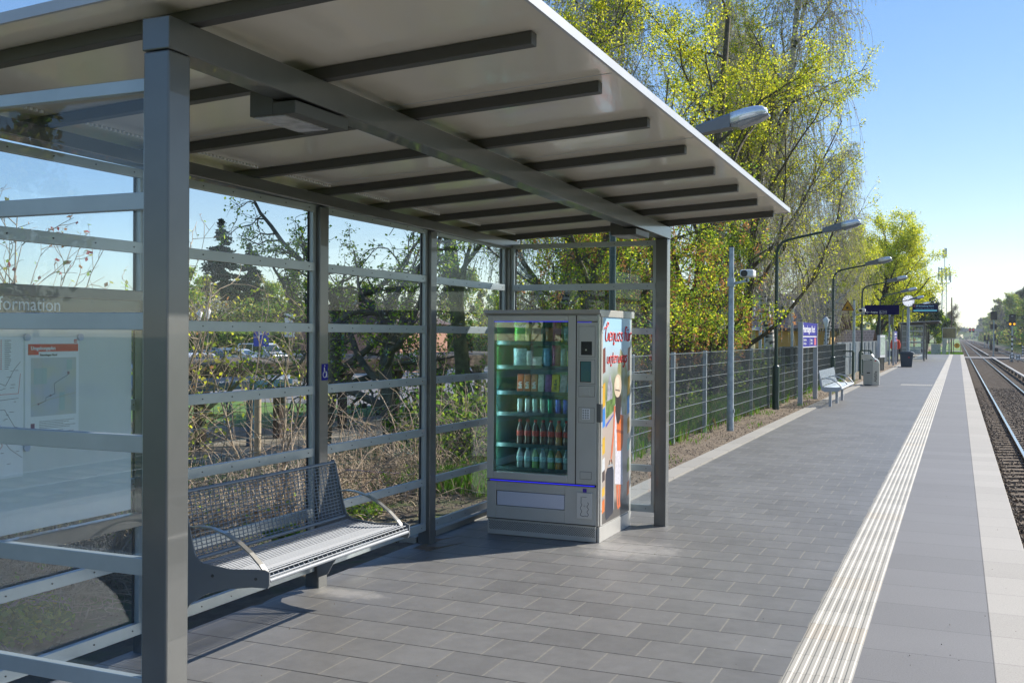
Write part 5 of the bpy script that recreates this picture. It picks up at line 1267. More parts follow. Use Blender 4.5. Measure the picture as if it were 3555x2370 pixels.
for i, (x_, y_, rz, lb) in enumerate(((-19.2, 24.0, -.75, 'bicycle with pale front wheel nearest the big shelter corner post'), (-18.3, 25.6, -.6, 'dark bicycle with orange reflectors, second from the left'), (-18.6, 27.6, .5, 'bicycle third from the left under the timber shelter'), (-17.9, 29.4, .3, 'bicycle fourth from the left beside a timber post'), (-17.6, 31.2, .4, 'bicycle fifth from the left near the green leaves'))):
    o = bk if i == 0 else copy_tree(bk); o.location = (x_, y_, G + .02); o.rotation_euler = (0, .0, rz); tag(o, lb, 'bicycle', 'bicycles parked at the timber shelter')
# cars
def car(c, van=False):
    t = empty('parked_car', (0, 0, 0)); L_, W_, H_ = (4.4, 1.8, 1.82) if van else (4.3, 1.76, 1.45)
    pr_ = [(-2.15, .3), (-2.2, .75), (-2.1, H_ - .25), (-1.95, H_ - .06), (.4, H_), (.75, H_ - .08), (1.35, 1.05), (2.05, .85), (2.15, .6), (2.1, .3)] if van else [(-2.1, .3), (-2.15, .8), (-1.95, .98), (-1.45, H_ - .08), (-.9, H_), (.2, H_), (.55, H_ - .06), (1.2, .98), (2.0, .82), (2.15, .6), (2.1, .3)]
    MB().prism(pr_, 'y', -W_ / 2, W_ / 2).build('body', c, t, (0, 0, 0), .06)
    gz0_, gz1_ = (1.1, H_ - .12) if van else (1.0, H_ - .1); DG = mat('car_glass', (.02, .03, .04), .05, spec=.8)
    for s in (-1, 1):
        y = s * (W_ / 2 + .004); a0 = -1.9 if van else -1.35
        MB().prism([(a0, gz0_), (a0 + (.05 if van else .2), gz1_), (-.35, gz1_), (-.35, gz0_)], 'y', y - .006, y + .006).prism([(-.25, gz0_), (-.25, gz1_), (.42, gz1_), (.95, gz0_)], 'y', y - .006, y + .006).build('side_window', DG, t)
    a = (.78, H_ - .14, 1.33, 1.1) if van else (.58, H_ - .1, 1.16, 1.02)
    MB().add([(a[0] + .03, -.7, a[1]), (a[0] + .03, .7, a[1]), (a[2] + .03, .75, a[3]), (a[2] + .03, -.75, a[3])], [(0, 1, 2, 3)]).build('windscreen', DG, t)
    for x_ in (-1.35, 1.35):
        for s in (-1, 1):
            w_ = MB().tube([(x_, s * .72, .32), (x_, s * .9, .32)], .32, 16).build('tyre', BLACK, t); MB().tube([(x_, s * .895, .32), (x_, s * .91, .32)], .2, 12).build('rim', STEELB, w_)
    for s in (-1, 1): MB().box(2.0, 2.14, s * .78 - .16, s * .78 + .1, .62, .76).build('headlight', WHITE, t); MB().box(-2.2, -2.12, s * .8 - .08, s * .8 + .08, .75, .98).build('tail_light', RED, t)
    return t
CARS = ((480, 58, -.5, (.02, .03, .06), False, 'dark blue estate car at the left of the parking area'), (512, 68, 2.6, (.05, .05, .055), False, 'dark grey car behind the blue one'), (545, 64, .2, (.5, .52, .54), False, 'silver car between the blue car and the van'),
        (604, 72, -.15, (.62, .64, .66), True, 'white silver high-roof van in front of the hedge'), (452, 50, -.4, (.55, .57, .6), False, 'silver car nearest the big shelter post'))
for u, y_, rz, c, v_, lb in CARS:
    o = car(mat('car_paint', c, .25, .2, coat=.6), v_); o.location = (kx(u) * y_, y_, -1.07); o.rotation_euler = (0, 0, rz); tag(o, lb, 'car', 'cars parked in front of the hedge')
def post_sign(u, y_, z, lb, w_=.6, h_=.8, col=None, mt=None, letter=None):
    t = empty('parking_sign', (kx(u) * y_, y_, G), lb, 'sign'); a = math.atan2(kx(u), 1)
    t.rotation_euler = (0, 0, -a * .9); MB().tube([(0, .04, 0), (0, .04, z - G + h_ / 2)], .035, 8).build('post', GREEN, t)
    q = MB().box(-w_ / 2, w_ / 2, -.02, .02, z - G - h_ / 2, z - G + h_ / 2).build('plate', col, t)
    if letter: text('lettering', letter, SIGNW, q, (-w_ * .25, -.022, z - G - h_ * .1), h_ * .6, '-y', bold=.01)
PB = mat('parking_blue', (.01, .04, .45), .4)
post_sign(600, 40, 1.45, 'blue parking sign on a post in front of the white van', .7, .95, PB, None, 'P')
post_sign(763, 34, 1.35, 'blue parking sign just right of the first rear post', .55, .65, PB, None, 'P')
post_sign(665, 44, 2.0, 'tall pale timetable board on a thin post', .5, 1.2, WHITE)
lantern(477, 42, G, 2.35, 'green lantern post, left one of the pair by the big post', GREEN)
lantern(458, 44, G, 2.3, 'green lantern post hidden at the edge of the big post', GREEN)
t = empty('brick_building', (kx(820) * 62, 64, G), 'salmon pink brick building with green door seen between timber posts', 'building')
bw = MB().box(-5, 4, -3, 4, -.2, 3.4).build('wall', mat('pink_brick', (.42, .22, .15), .85, var=.12, scale=14), t); MB().box(-1.3, -.4, -3.03, -3, 0, 2.6).build('door', mat('green_door', (.03, .16, .09), .5), t); MB().box(1.4, 2.2, -3.03, -3, 1.8, 2.5).build('window', BLACK, t)
MB().prism([(-5.3, 3.4), (4.3, 3.4), (-.5, 5.0)], 'y', -3.4, 4.4).build('roof', mat('brown_roof', (.09, .06, .05), .8), t)
t = empty('slat_fence', (kx(850) * 52, 52, G), 'pale horizontal slat fence in front of the brick building', 'fence'); m = MB()
for i in range(8): m.box(-8, 8, -.02, .02, .25 + i * .16, .36 + i * .16)
m.build('slats', mat('pale_slats', (.5, .5, .5), .6), t); m = MB()
for i in range(7): m.box(-8 + i * 2.6, -7.9 + i * 2.6, .02, .1, 0, 1.6)
m.build('post', GREYD, t)
# wire fence with timber stakes directly behind the shelter
t = empty('wire_fence', (-5.6, 5, 0), 'thin wire fence with a pale timber stake among the brambles behind the shelter', 'fence')
MB().tube([(0, -.6, -.1), (0, -.6, 1.15)], .03, 8).tube([(0, 2.4, -.1), (0, 2.4, 1.1)], .03, 8).tube([(0, 5.4, -.1), (0, 5.4, 1.1)], .03, 8).build('stake', mat('pale_stake', (.42, .33, .22), .8), t)
m = MB()
for i in range(70): m.tube([(.03, -4 + i * .17, 0), (.03, -4 + i * .17, 1.0)], .0025, 3, 0, False)
for i in range(8): m.tube([(.03, -4, .05 + i * .13), (.03, 8, .05 + i * .13)], .0025, 3, 0, False)
m.build('mesh', GREEN, t)

# ================================================================== VEGETATION
def rodr(v, k, a):
    c, s = math.cos(a), math.sin(a); d = v[0] * k[0] + v[1] * k[1] + v[2] * k[2]
    cr = (k[1] * v[2] - k[2] * v[1], k[2] * v[0] - k[0] * v[2], k[0] * v[1] - k[1] * v[0])
    return tuple(v[i] * c + cr[i] * s + k[i] * d * (1 - c) for i in range(3))
def nrm(v):
    l = math.sqrt(v[0] ** 2 + v[1] ** 2 + v[2] ** 2) or 1; return (v[0] / l, v[1] / l, v[2] / l)
def grow(rg, p, d, L, r, lv, P, paths, tips):
    """P: list of per-level dicts  n,ang,len,seg,wob,trop"""
    q = P[lv]; k = q.get('seg', 5); pts = [p]; rs = [r]; st = L / k; dirs = [d]
    for i in range(k):
        w_ = q.get('wob', .15); d = nrm((d[0] + rg.gauss(0, w_), d[1] + rg.gauss(0, w_), d[2] + rg.gauss(0, w_) + q.get('trop', 0)))
        p = (p[0] + d[0] * st, p[1] + d[1] * st, p[2] + d[2] * st); pts.append(p); rs.append(r * (1 - (i + 1) / k * q.get('tap', .6))); dirs.append(d)
    paths.append((pts, rs, lv))
    if lv + 1 >= len(P): tips.append(pts); return
    c = P[lv + 1]; n = c['n']; n = max(1, int(n * rg.uniform(.75, 1.25)))
    s0 = c.get('start', .25)
    for i in range(n):
        t_ = s0 + (1 - s0) * (i + rg.random()) / n; f_ = t_ * k; j = min(k - 1, int(f_)); fr_ = f_ - j
        a, b_ = pts[j], pts[j + 1]; pp = tuple(a[m_] + (b_[m_] - a[m_]) * fr_ for m_ in range(3)); dd = dirs[j]
        ax = nrm((rg.gauss(0, 1), rg.gauss(0, 1), rg.gauss(0, 1))); ax = nrm((dd[1] * ax[2] - dd[2] * ax[1], dd[2] * ax[0] - dd[0] * ax[2], dd[0] * ax[1] - dd[1] * ax[0]))
        nd = rodr(dd, ax, c['ang'] * rg.uniform(.7, 1.3)); sh = 1 - c.get('shrink', .5) * (t_ - s0) / (1.001 - s0)
        rr_ = rs[j] * c.get('rr', .5); grow(rg, pp, nd, L * c['len'] * rg.uniform(.7, 1.25) * sh, max(rr_, c.get('rmin', .004)), lv + 1, P, paths, tips)
    if q.get('cont'): tips.append(pts[-3:])
def tube_mesh(paths, nsides=(8, 6, 4, 3, 3), mi=None):
    V = []; F = []; M_ = []; o = 0
    for pts, rs, lv in paths:
        n = nsides[min(lv, len(nsides) - 1)]; A = np.array(pts); k = len(A); T = np.gradient(A, axis=0); T /= np.linalg.norm(T, axis=1)[:, None] + 1e-9
        ref = np.array([.31, .87, .38]) if abs(T[0, 2]) > .5 else np.array([0, 0, 1.]); U = np.cross(T, ref); U /= np.linalg.norm(U, axis=1)[:, None] + 1e-9; W_ = np.cross(T, U)
        a = np.arange(n) * 2 * math.pi / n; Rr = np.array(rs)[:, None, None]
        v = A[:, None] + Rr * (np.cos(a)[None, :, None] * U[:, None] + np.sin(a)[None, :, None] * W_[:, None]); V.append(v.reshape(-1, 3))
        i, j = np.meshgrid(np.arange(k - 1), np.arange(n), indexing='ij'); j2 = (j + 1) % n
        F.append(np.stack([o + i * n + j, o + i * n + j2, o + (i + 1) * n + j2, o + (i + 1) * n + j], -1).reshape(-1, 4)); o += k * n
        if mi: M_.append(np.full((k - 1) * n, mi(lv)))
    return np_mesh(np.concatenate(V), np.concatenate(F), np.concatenate(M_) if mi else None, True)
def leaf_mesh(C, size, seed, weights=(1,), up=0., elong=1.4, jit=.3):
    rg = np.random.default_rng(seed); n = len(C); nn = rg.normal(size=(n, 3)); nn[:, 2] += up; nn /= np.linalg.norm(nn, axis=1)[:, None]
    r2 = rg.normal(size=(n, 3)); u = np.cross(nn, r2); u /= np.linalg.norm(u, axis=1)[:, None] + 1e-9; v = np.cross(nn, u)
    s = size * rg.uniform(1 - jit, 1 + jit, (n, 1)); V = np.stack([C - u * s * elong / 2, C + v * s / 2, C + u * s * elong / 2, C - v * s / 2], 1).reshape(-1, 3)
    F = np.arange(4 * n).reshape(n, 4); w_ = np.array(weights, float); mi = rg.choice(len(w_), n, p=w_ / w_.sum()); return np_mesh(V, F, mi)
def scatter(tips, per, spread, rg, t0=.2, cl=1, cs=0):
    C = []
    for pts in tips:
        A = np.array(pts); k = len(A) - 1; t_ = rg.uniform(t0, 1, per) * k; j = np.minimum(t_.astype(int), k - 1); f_ = (t_ - j)[:, None]
        c = A[j] * (1 - f_) + A[j + 1] * f_ + rg.normal(0, spread, (per, 3))
        if cl > 1: c = (c[:, None] + rg.normal(0, cs, (per, cl, 3))).reshape(-1, 3)
        C.append(c)
    return np.concatenate(C)
def tree(seed, P, h, r, base, bark, leafm, per, spread, size, label, weights=(1,), lean=(0, 0, 1), cl=1, cs=0, name='tree', cat='tree', group=None, up=0, elong=1.4, twigm=None, tip_lv=None, lv_thin=2, jit=.3):
    rg = random.Random(seed); paths, tips = [], []; grow(rg, (0, 0, 0), nrm(lean), h, r, 0, P, paths, tips)
    t = empty(name, base, label, cat, group)
    big = [p_ for p_ in paths if p_[2] < lv_thin]; thin = [p_ for p_ in paths if p_[2] >= lv_thin]
    link('trunk', tube_mesh(big), bark, t)
    crown = None
    if leafm:
        C = scatter(tips, per, spread, np.random.default_rng(seed), cl=cl, cs=cs); crown = link('crown', leaf_mesh(C, size, seed, weights, up, elong, jit), leafm, t)
    if thin: link('twigs', tube_mesh(thin), twigm or bark, t)
    return t, paths, tips
def inst(t, loc, rz, sc_, lb, grp=None):
    c = copy_tree(t); c.location = loc; c.rotation_euler = (0, 0, rz); c.scale = (sc_,) * 3; tag(c, lb, None, grp); return c
GT = -1.1
# ---- weeping birches
PB_ = [dict(seg=10, wob=.05, trop=.06, tap=.75), dict(n=20, ang=.7, len=.33, seg=8, wob=.10, trop=.12, start=.2, shrink=.6, rr=.42, tap=.8), dict(n=10, ang=.7, len=.40, seg=6, wob=.16, trop=-.05, start=.15, shrink=.3, rr=.4, rmin=.008, tap=.7), dict(n=15, ang=.9, len=1.4, seg=8, wob=.05, trop=-.5, start=.1, shrink=.2, rr=.5, rmin=.0065, tap=.5)]
GB_ = 'weeping birches behind the fence'
bt, _, _ = tree(3, PB_, 15, .19, (kx(1690) * 30, 30, GT), BIRCH, [L_OLV, L_LIME], 6, .03, .04, 'tall weeping birch with long hanging twigs, its curtain reaching furthest right', (2, 1), (.03, .0, 1), name='birch_tree', group=GB_, twigm=TWIGG, elong=1.6)
inst(bt, (kx(1420) * 31, 31, GT), 2.1, 1.0, 'weeping birch with white trunk seen over the shelter roof edge', GB_)
b3 = inst(bt, (kx(1775) * 44, 44, GT), 4.0, .95, 'weeping birch standing behind the second lamp post', GB_)
inst(bt, (kx(1780) * 38, 38, GT), 2.9, .98, 'weeping birch whose hanging twigs brush the second lamp head', GB_)
inst(bt, (kx(1290) * 24, 24, GT), 1.2, .85, 'white birch trunk seen through the end glass of the shelter', GB_)
inst(bt, (kx(1890) * 58, 58, GT), 5.2, .8, 'slender bare birch left of the yellow green maple', GB_)
# ---- norway maples in flower
PM = [dict(seg=8, wob=.06, trop=.05, tap=.6), dict(n=15, ang=.85, len=.5, seg=8, wob=.13, trop=.07, start=.2, shrink=.5, rr=.5, tap=.75), dict(n=9, ang=.75, len=.48, seg=6, wob=.2, trop=.04, start=.2, shrink=.4, rr=.45, rmin=.012, tap=.7), dict(n=8, ang=.8, len=.42, seg=4, wob=.25, trop=.03, start=.2, shrink=.3, rr=.5, rmin=.007)]
GM = 'maples in yellow green flower'
mt_, _, _ = tree(8, PM, 10.5, .15, (kx(1560) * 23, 23, GT), BARK, [L_YEL, L_LIME, L_OLV], 3, .07, .036, 'flowering maple with yellow green clusters rising over the shelter roof', (5, 3, 1), cl=12, cs=.07, name='maple_tree', group=GM)
inst(mt_, (kx(1400) * 22, 22, GT), 2.0, 1.1, 'flowering maple above the middle of the shelter roof edge', GM)
inst(mt_, (kx(1700) * 30, 30, GT), 4.2, .95, 'flowering maple between shelter corner and first lamp post', GM)
# ---- bright maple at the right
PR = [dict(seg=6, wob=.06, trop=.04, tap=.5), dict(n=13, ang=.85, len=.52, seg=8, wob=.1, trop=.09, start=.28, shrink=.4, rr=.5, tap=.75), dict(n=11, ang=.8, len=.5, seg=6, wob=.16, trop=.05, start=.2, shrink=.4, rr=.45, rmin=.012, tap=.7), dict(n=8, ang=.8, len=.42, seg=4, wob=.25, trop=.05, start=.2, shrink=.3, rr=.5, rmin=.008)]
GR2 = 'rounded yellow green maples by the far platform'
mr_, _, _ = tree(21, PR, 7.6, .24, (kx(2005) * 98, 98, GT), BARKD, [L_YEL, L_LIME], 3, .1, .065, 'broad rounded yellow green maple overhanging the far platform lamps', (6, 3), (.12, 0, 1), cl=11, cs=.13, name='maple_tree', group=GR2)
mr_.scale = (1.5, 1.5, 1.36)
inst(mr_, (kx(2075) * 116, 116, GT), 2.4, 1.2, 'yellow green maple behind the departure display', GR2)
inst(mr_, (kx(1925) * 84, 84, GT), 4.1, 1.1, 'yellow green maple behind the low tiled side building', GR2)
# ---- box elder with brown seed bunches (near, seen through the end wall and right of it)
PE = [dict(seg=6, wob=.08, trop=.05, tap=.55), dict(n=12, ang=.85, len=.6, seg=8, wob=.15, trop=.04, start=.1, shrink=.3, rr=.5, tap=.75), dict(n=10, ang=.8, len=.45, seg=6, wob=.2, trop=-.03, start=.15, shrink=.35, rr=.45, rmin=.009, tap=.7), dict(n=8, ang=.85, len=.45, seg=4, wob=.22, trop=-.12, start=.15, shrink=.3, rr=.5, rmin=.005)]
rg_ = random.Random(31); paths, tips = [], []; grow(rg_, (0, 0, 0), (0, 0, 1), 4.6, .15, 0, PE, paths, tips)
rn_ = np.random.default_rng(31); low = [t_ for t_ in tips if t_[0][2] < 4.9]
Cb = scatter([low[i] for i in rn_.choice(len(low), len(low) // 3, replace=False)], 1, .05, rn_); Cb = (Cb[:, None] + rn_.normal(0, 1, (len(Cb), 16, 3)) * np.array([.035, .035, .09]) + np.array([0, 0, -.1])).reshape(-1, 3)
Cl = scatter(tips, 2, .06, rn_, cl=9, cs=.06); Cl = Cl[Cl[:, 2] > 1.9 + .6 * rn_.random(len(Cl))]; Cb = Cb[Cb[:, 2] > 1.7]
bme = leaf_mesh(Cb, .028, 5, (1,), 0, 2.4); lme = leaf_mesh(Cl, .035, 6, (4, 3, 2), .4, 1.3); tme = tube_mesh([p_ for p_ in paths if p_[2] < 2]); wme = tube_mesh([p_ for p_ in paths if p_[2] >= 2])
def elder(loc, rz, s, lb):
    t = empty('box_elder_tree', loc, lb, 'tree', 'box elders with brown seed bunches', rz); t.scale = (s,) * 3
    for nm_, me_, mm in (('trunk', tme, [BARK]), ('twigs', wme, [BARK]), ('crown', lme, [L_LIME, L_GRN, L_YEL]), ('seed_bunches', bme, [L_BRN])):
        if not me_.materials:
            for x_ in mm: me_.materials.append(x_)
        o = bpy.data.objects.new(nm_, me_); COL.objects.link(o); o.parent = t
    return t
elder((kx(1300) * 18.5, 18.5, -1.0), 0, 1.0, 'box elder with brown seed bunches seen through the end glass above the vending machine')
elder((kx(1555) * 22, 22, -1.0), 2.2, 1.12, 'box elder with brown seed bunches just right of the shelter corner post')
elder((kx(1440) * 21, 21, -1.0), 4.3, 1.1, 'box elder with brown seed bunches behind the pole seen through the end glass')
elder((kx(1640) * 27, 27, -1.0), 1.3, .95, 'box elder with brown seed bunches behind the camera pole')
# ---- gnarled fruit tree behind the rear wall
PG = [dict(seg=5, wob=.12, trop=.03, tap=.35), dict(n=9, ang=1.0, len=1.1, seg=9, wob=.22, trop=.03, start=.3, shrink=.2, rr=.6, tap=.75), dict(n=11, ang=.9, len=.42, seg=7, wob=.32, trop=.0, start=.15, shrink=.3, rr=.45, rmin=.012, tap=.7), dict(n=11, ang=.95, len=.36, seg=5, wob=.4, trop=-.04, start=.1, shrink=.3, rr=.5, rmin=.006)]
GF = 'gnarled fruit trees behind the rear wall'
gt, _, _ = tree(44, PG, 3.4, .16, (kx(905) * 17, 17, GT), BARK, [L_LIME, L_GRN, L_BLOS], 2, .03, .042, 'gnarled dark fruit tree with small green leaves seen through the rear wall', (5, 3, .6), cl=3, cs=.04, name='fruit_tree', group=GF)
inst(gt, (kx(740) * 19, 19, GT), 3.6, 1.1, 'gnarled fruit tree whose twigs reach left against the blue sky', GF)
o, _, _ = tree(46, [dict(seg=7, wob=.04, trop=.03, tap=.4), dict(n=9, ang=1.0, len=.4, seg=6, wob=.2, trop=.05, start=.4, rr=.4, rmin=.02), dict(n=8, ang=.9, len=.5, seg=5, wob=.3, trop=0, rr=.4, rmin=.008)], 7.5, .17, (kx(1062) * 19, 19, GT), BARKG, [L_LIME, L_GRN, L_OLV], 9, .14, .06, 'straight mossy green trunk behind the third rear bay', (3, 2, 2), name='mossy_tree')
# ---- spruces
def spruce(u, y_, h, lb, seed):
    rg = random.Random(seed); t = empty('spruce_tree', (kx(u) * y_, y_, GT), lb, 'tree', 'dark spruces beyond the car park')
    MB().tube([(0, 0, 0), (0, 0, h)], [h * .025, .01], 8).build('trunk', BARKD, t); C = []; paths = []
    for i in range(int(h * 12)):
        z = h * (.08 + .92 * rg.random() ** .8); L = (h - z) * .36 + .15; a = rg.uniform(0, 6.28); pts = []
        for k in range(6): f_ = k / 5; pts.append((L * f_ * math.cos(a), L * f_ * math.sin(a), z - L * .38 * f_ + .12 * L * f_ * f_)); 
        paths.append((pts, [.02] * 6, 2)); n = int(12 + L * 26)
        for _ in range(n): f_ = rg.random(); C.append((L * f_ * math.cos(a) + rg.gauss(0, .05 + .1 * f_ * L), L * f_ * math.sin(a) + rg.gauss(0, .05 + .1 * f_ * L), z - L * .38 * f_ + .12 * L * f_ * f_ - abs(rg.gauss(0, .08))))
    link('branches', tube_mesh(paths), BARKD, t); link('crown', leaf_mesh(np.array(C), .26, seed, (1,), .3, 1.7), L_NEEDLE, t); return t
spruce(508, 108, 17.5, 'tall dark spruce seen left of the first rear post', 1); spruce(572, 112, 14.5, 'shorter dark spruce right of the tall one', 2)
# ---- leafy shrubs (several kinds), hedge
def bush(loc, rx, rz_, n, size, leafm, wts, lb, seed, name='shrub', grp=None, stems=14, bark=BARK, hol=.35, cat='shrub'):
    rg = np.random.default_rng(seed); t = empty(name, loc, lb, cat, grp); r0 = random.Random(seed)
    d = rg.normal(size=(n, 3)); d /= np.linalg.norm(d, axis=1)[:, None]; rad = (hol + (1 - hol) * rg.random((n, 1))) ** .6
    lump = 1 + .25 * np.sin(d[:, :1] * 5 + seed) * np.cos(d[:, 1:2] * 6 + d[:, 2:] * 4)
    C = d * rad * lump * np.array([rx, rx, rz_]); C[:, 2] = C[:, 2] + rz_ * .9; C = C[C[:, 2] > 0.02]
    link('foliage', leaf_mesh(C, size, seed, wts), leafm, t); paths = []
    for i in range(stems):
        a = r0.uniform(0, 6.28); e = r0.uniform(.2, .8); pts = [(0.1 * math.cos(a), .1 * math.sin(a), 0)]
        for k in range(1, 6): f_ = k / 5; pts.append((rx * e * f_ * math.cos(a) + r0.gauss(0, .05), rx * e * f_ * math.sin(a) + r0.gauss(0, .05), rz_ * 1.7 * f_ ** .8))
        paths.append((pts, [.02 * (1 - .12 * k) for k in range(6)], 2))
    link('stems', tube_mesh(paths), bark, t); return t
bush((kx(495) * 92, 92, GT), 4.6, 3.4, 9000, .2, [L_BLOS, L_OLV, L_GREYT], (3, 3, 2), 'pale blossoming bush below the tall spruce', 5, 'blossom_bush', stems=24)
bush((kx(600) * 94, 94, GT), 6.5, 3.2, 9000, .26, [L_OLV, L_DARK, L_GRN], (2, 3, 2), 'dark olive shrub right of the blossoming bush', 6)
for i, (u, y_, rx, rz_, ms, ws, lb) in enumerate(((672, 96, 4.2, 3.0, [L_OLV, L_YEL, L_GREYT], (2, 1, 4), 'yellowish shrub left of the first rear post'), 
        (1040, 15, .9, .95, [L_GRN, L_LIME], (2, 1), 'fresh green shrub low behind the third rear bay'), (1120, 18, 1.3, 1.1, [L_LIME, L_GRN, L_OLV], (2, 2, 1), 'green shrub left of the vending machine'), (985, 17, .8, .9, [L_GRN, L_LIME], (2, 1), 'fresh green shrub beside the third rear post'))):
    bush((kx(u) * y_, y_, GT + .1), rx, rz_, 2200, .06 if y_ < 50 else .2, ms, ws, lb, 60 + i, hol=.1, stems=20)
# hedge
rg = np.random.default_rng(9); t = empty('hedge', (kx(600) * 80, 80, GT), 'long clipped bright green hedge behind the parked cars', 'hedge')
V = []; n = 26000; L = 70
C = np.stack([rg.uniform(-L / 2, L / 2, n), rg.uniform(-1, 1, n), rg.random(n) ** .6 * 3.0], 1); C[:, 2] += .18 * np.sin(C[:, 0] * .9)
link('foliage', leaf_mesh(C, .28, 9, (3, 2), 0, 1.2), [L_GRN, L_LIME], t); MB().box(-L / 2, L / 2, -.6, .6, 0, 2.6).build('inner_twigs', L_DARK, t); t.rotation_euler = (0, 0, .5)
# red shrub by the lantern
bush((kx(470) * 80, 80, GT), 1.2, 1.9, 500, .08, [L_RED, L_BRN], (1, 1), 'small red leaved shrub at the edge of the big post', 70)
# shrubs beyond the mesh fence
SH = bush((-6.2, 13, -.55), 1.1, .75, 2600, .055, [L_GRN, L_LIME, L_DARK, L_GREYT], (3, 2, 2, 3), 'leafy shrub behind the first fence panel beside the shelter', 80, grp='shrubs behind the mesh fence', hol=.0)
for i, (x_, y_, s) in enumerate(((-6.0, 15.6, 1.0), (-6.6, 18.4, 1.1), (-5.9, 21.2, .9), (-6.6, 24.5, 1.1), (-6.1, 28, 1.0), (-6.8, 32, 1.2), (-6.3, 36.5, 1.1), (-5.3, 11, .6))):
    inst(SH, (x_, y_, ter(x_, y_) - .05), i * 1.3, s, 'leafy shrub behind the mesh fence, number %d counted from the shelter' % (i + 2), 'shrubs behind the mesh fence')
# ---- brambles: dense dry stems
def brambles(n, x0, x1, y0, y1, hmax, seed, label, r_=.0035, arch=1.0, loc=(0, 0, 0)):
    rg = random.Random(seed); paths = []
    for i in range(n):
        x_, y_ = rg.uniform(x0, x1), rg.uniform(y0, y1); z = ter(x_, y_) if x_ < -4.6 else 0; a = rg.uniform(0, 6.28); el = rg.uniform(.3, 1.45)
        d = (math.cos(a) * math.cos(el), math.sin(a) * math.cos(el), math.sin(el)); L = rg.uniform(.35, 1.0) * hmax * 1.5; k = 7; p = (x_, y_, z); pts = [p]
        for j in range(k):
            d = nrm((d[0] + rg.gauss(0, .22), d[1] + rg.gauss(0, .22), d[2] + rg.gauss(0, .22) - .22 * arch)); p = (p[0] + d[0] * L / k, p[1] + d[1] * L / k, max(z + .01, p[2] + d[2] * L / k)); pts.append(p)
        rr_ = r_ * rg.uniform(.6, 1.6); paths.append((pts, [rr_ * (1 - .08 * j) for j in range(k + 1)], 3))
    me = tube_mesh(paths); o = link('brambles', me, TWIG, None); tag(o, label, 'brambles', kind='stuff'); return o
brambles(15000, -8.2, -5.0, -2.5, 15, .66, 1, 'dense thicket of dry bramble stems behind the rear wall')
brambles(2100, -7.2, -4.9, 0, 14, 1.2, 2, 'taller dry bramble shoots standing above the thicket', .0045, .55)
brambles(4600, -6.2, -4.65, -.5, 6.0, .58, 9, 'low dense dry stems behind the near glass', .004, .8)
brambles(700, -5.6, -4.4, 1, 10, .2, 3, 'dead stems lying on the sand behind the rear wall', .004)
# low leaves and litter among brambles
rg = np.random.default_rng(12); n = 5200
C = np.stack([rg.uniform(-7.8, -4.9, n), rg.uniform(-2, 13, n), rg.random(n) ** 2 * .35], 1); keep = (np.sin(C[:, 1] * 1.3) + np.sin(C[:, 0] * 3 + C[:, 1] * .7) + rg.normal(0, .5, n)) > .3; C = C[keep]
C[:, 2] += np.array([ter(a, b_) for a, b_ in C[:, :2]])
o = link('ground_cover', leaf_mesh(C, .04, 13, (2, 2, 1, 3)), [L_GRN, L_LIME, L_BRN, L_STRAW]); tag(o, 'patches of green weeds and dead leaves among the brambles', 'weeds', kind='stuff')
def herb(x_, y_, rx, n, lb, seed, flowers=0):
    t = empty('leafy_plant', (x_, y_, ter(x_, y_)), lb, 'plant'); rg = np.random.default_rng(seed)
    a = rg.uniform(0, 6.28, n); r_ = rx * rg.random(n) ** .6; C = np.stack([r_ * np.cos(a), r_ * np.sin(a), .02 + .13 * rg.random(n) * (1 - .5 * r_ / rx)], 1)
    link('foliage', leaf_mesh(C, .034, seed, (3, 2), 1.2, 1.2), [L_GRN, L_LIME], t)
    if flowers: link('flower', leaf_mesh(C[:flowers] + np.array([0, 0, .05]), .028, seed + 1, (1,), 2, 1), leaf_mat('yellow_petal', (.75, .6, .02)), t)
herb(-4.55, 3.95, .30, 1100, 'low green plant with tiny yellow flowers on the sand behind the near glass', 1, 24)
herb(-4.75, 4.25, .2, 500, 'smaller green plant behind the one with yellow flowers', 2, 6)
herb(-4.9, 6.6, .35, 700, 'green weeds behind the bench end seen below the armrest', 3)
herb(-5.0, 7.9, .35, 600, 'green weeds low behind the third rear bay', 4)
# fallen branch behind the near glass
rgx = random.Random(5); t = empty('fallen_branch', (-4.95, 3.9, .06), 'thick pale fallen branch lying on the sand behind the near glass', 'branch')
pts = [(-.1 + .02 * math.sin(i), -.9 + i * .2, .05 * math.sin(i * .9)) for i in range(10)]
link('limb', tube_mesh([(pts, [.035, .04, .04, .036, .03, .028, .025, .02, .015, .01], 0), ([pts[5], (.1, .3, .12), (.22, .5, .1)], [.02, .015, .01], 1)]), mat('pale_bark', (.3, .2, .11), .85, var=.4, scale=20), t)
# ---- tall shrub shoots seen against the sky
def shoots(base, specs, label, seed, leafm=[L_LIME], wts=(1,), bark=None, leafn=1, lsz=.028, name='shrub_shoots'):
    rg = random.Random(seed); t = empty(name, base, label, 'shrub'); paths = []; tips = []
    for (dx, dy, h_, r_) in specs:
        d = nrm((dx, dy, h_)); P = [dict(seg=10, wob=.09, trop=.02, tap=.8), dict(n=9, ang=.7, len=.34, seg=5, wob=.2, trop=.03, start=.35, shrink=.4, rr=.5, rmin=.004), dict(n=5, ang=.8, len=.45, seg=4, wob=.2, start=.3, rr=.6, rmin=.003)]
        grow(rg, (rg.gauss(0, .06), rg.gauss(0, .06), 0), d, math.sqrt(dx * dx + dy * dy + h_ * h_), r_, 0, P, paths, tips)
    link('stems', tube_mesh(paths, (6, 5, 4)), bark or TWIG, t); r2 = np.random.default_rng(seed)
    C = scatter(tips, leafn, .012, r2, .3); link('leaves', leaf_mesh(C, lsz, seed, wts, .3, 1.5), leafm, t); return t
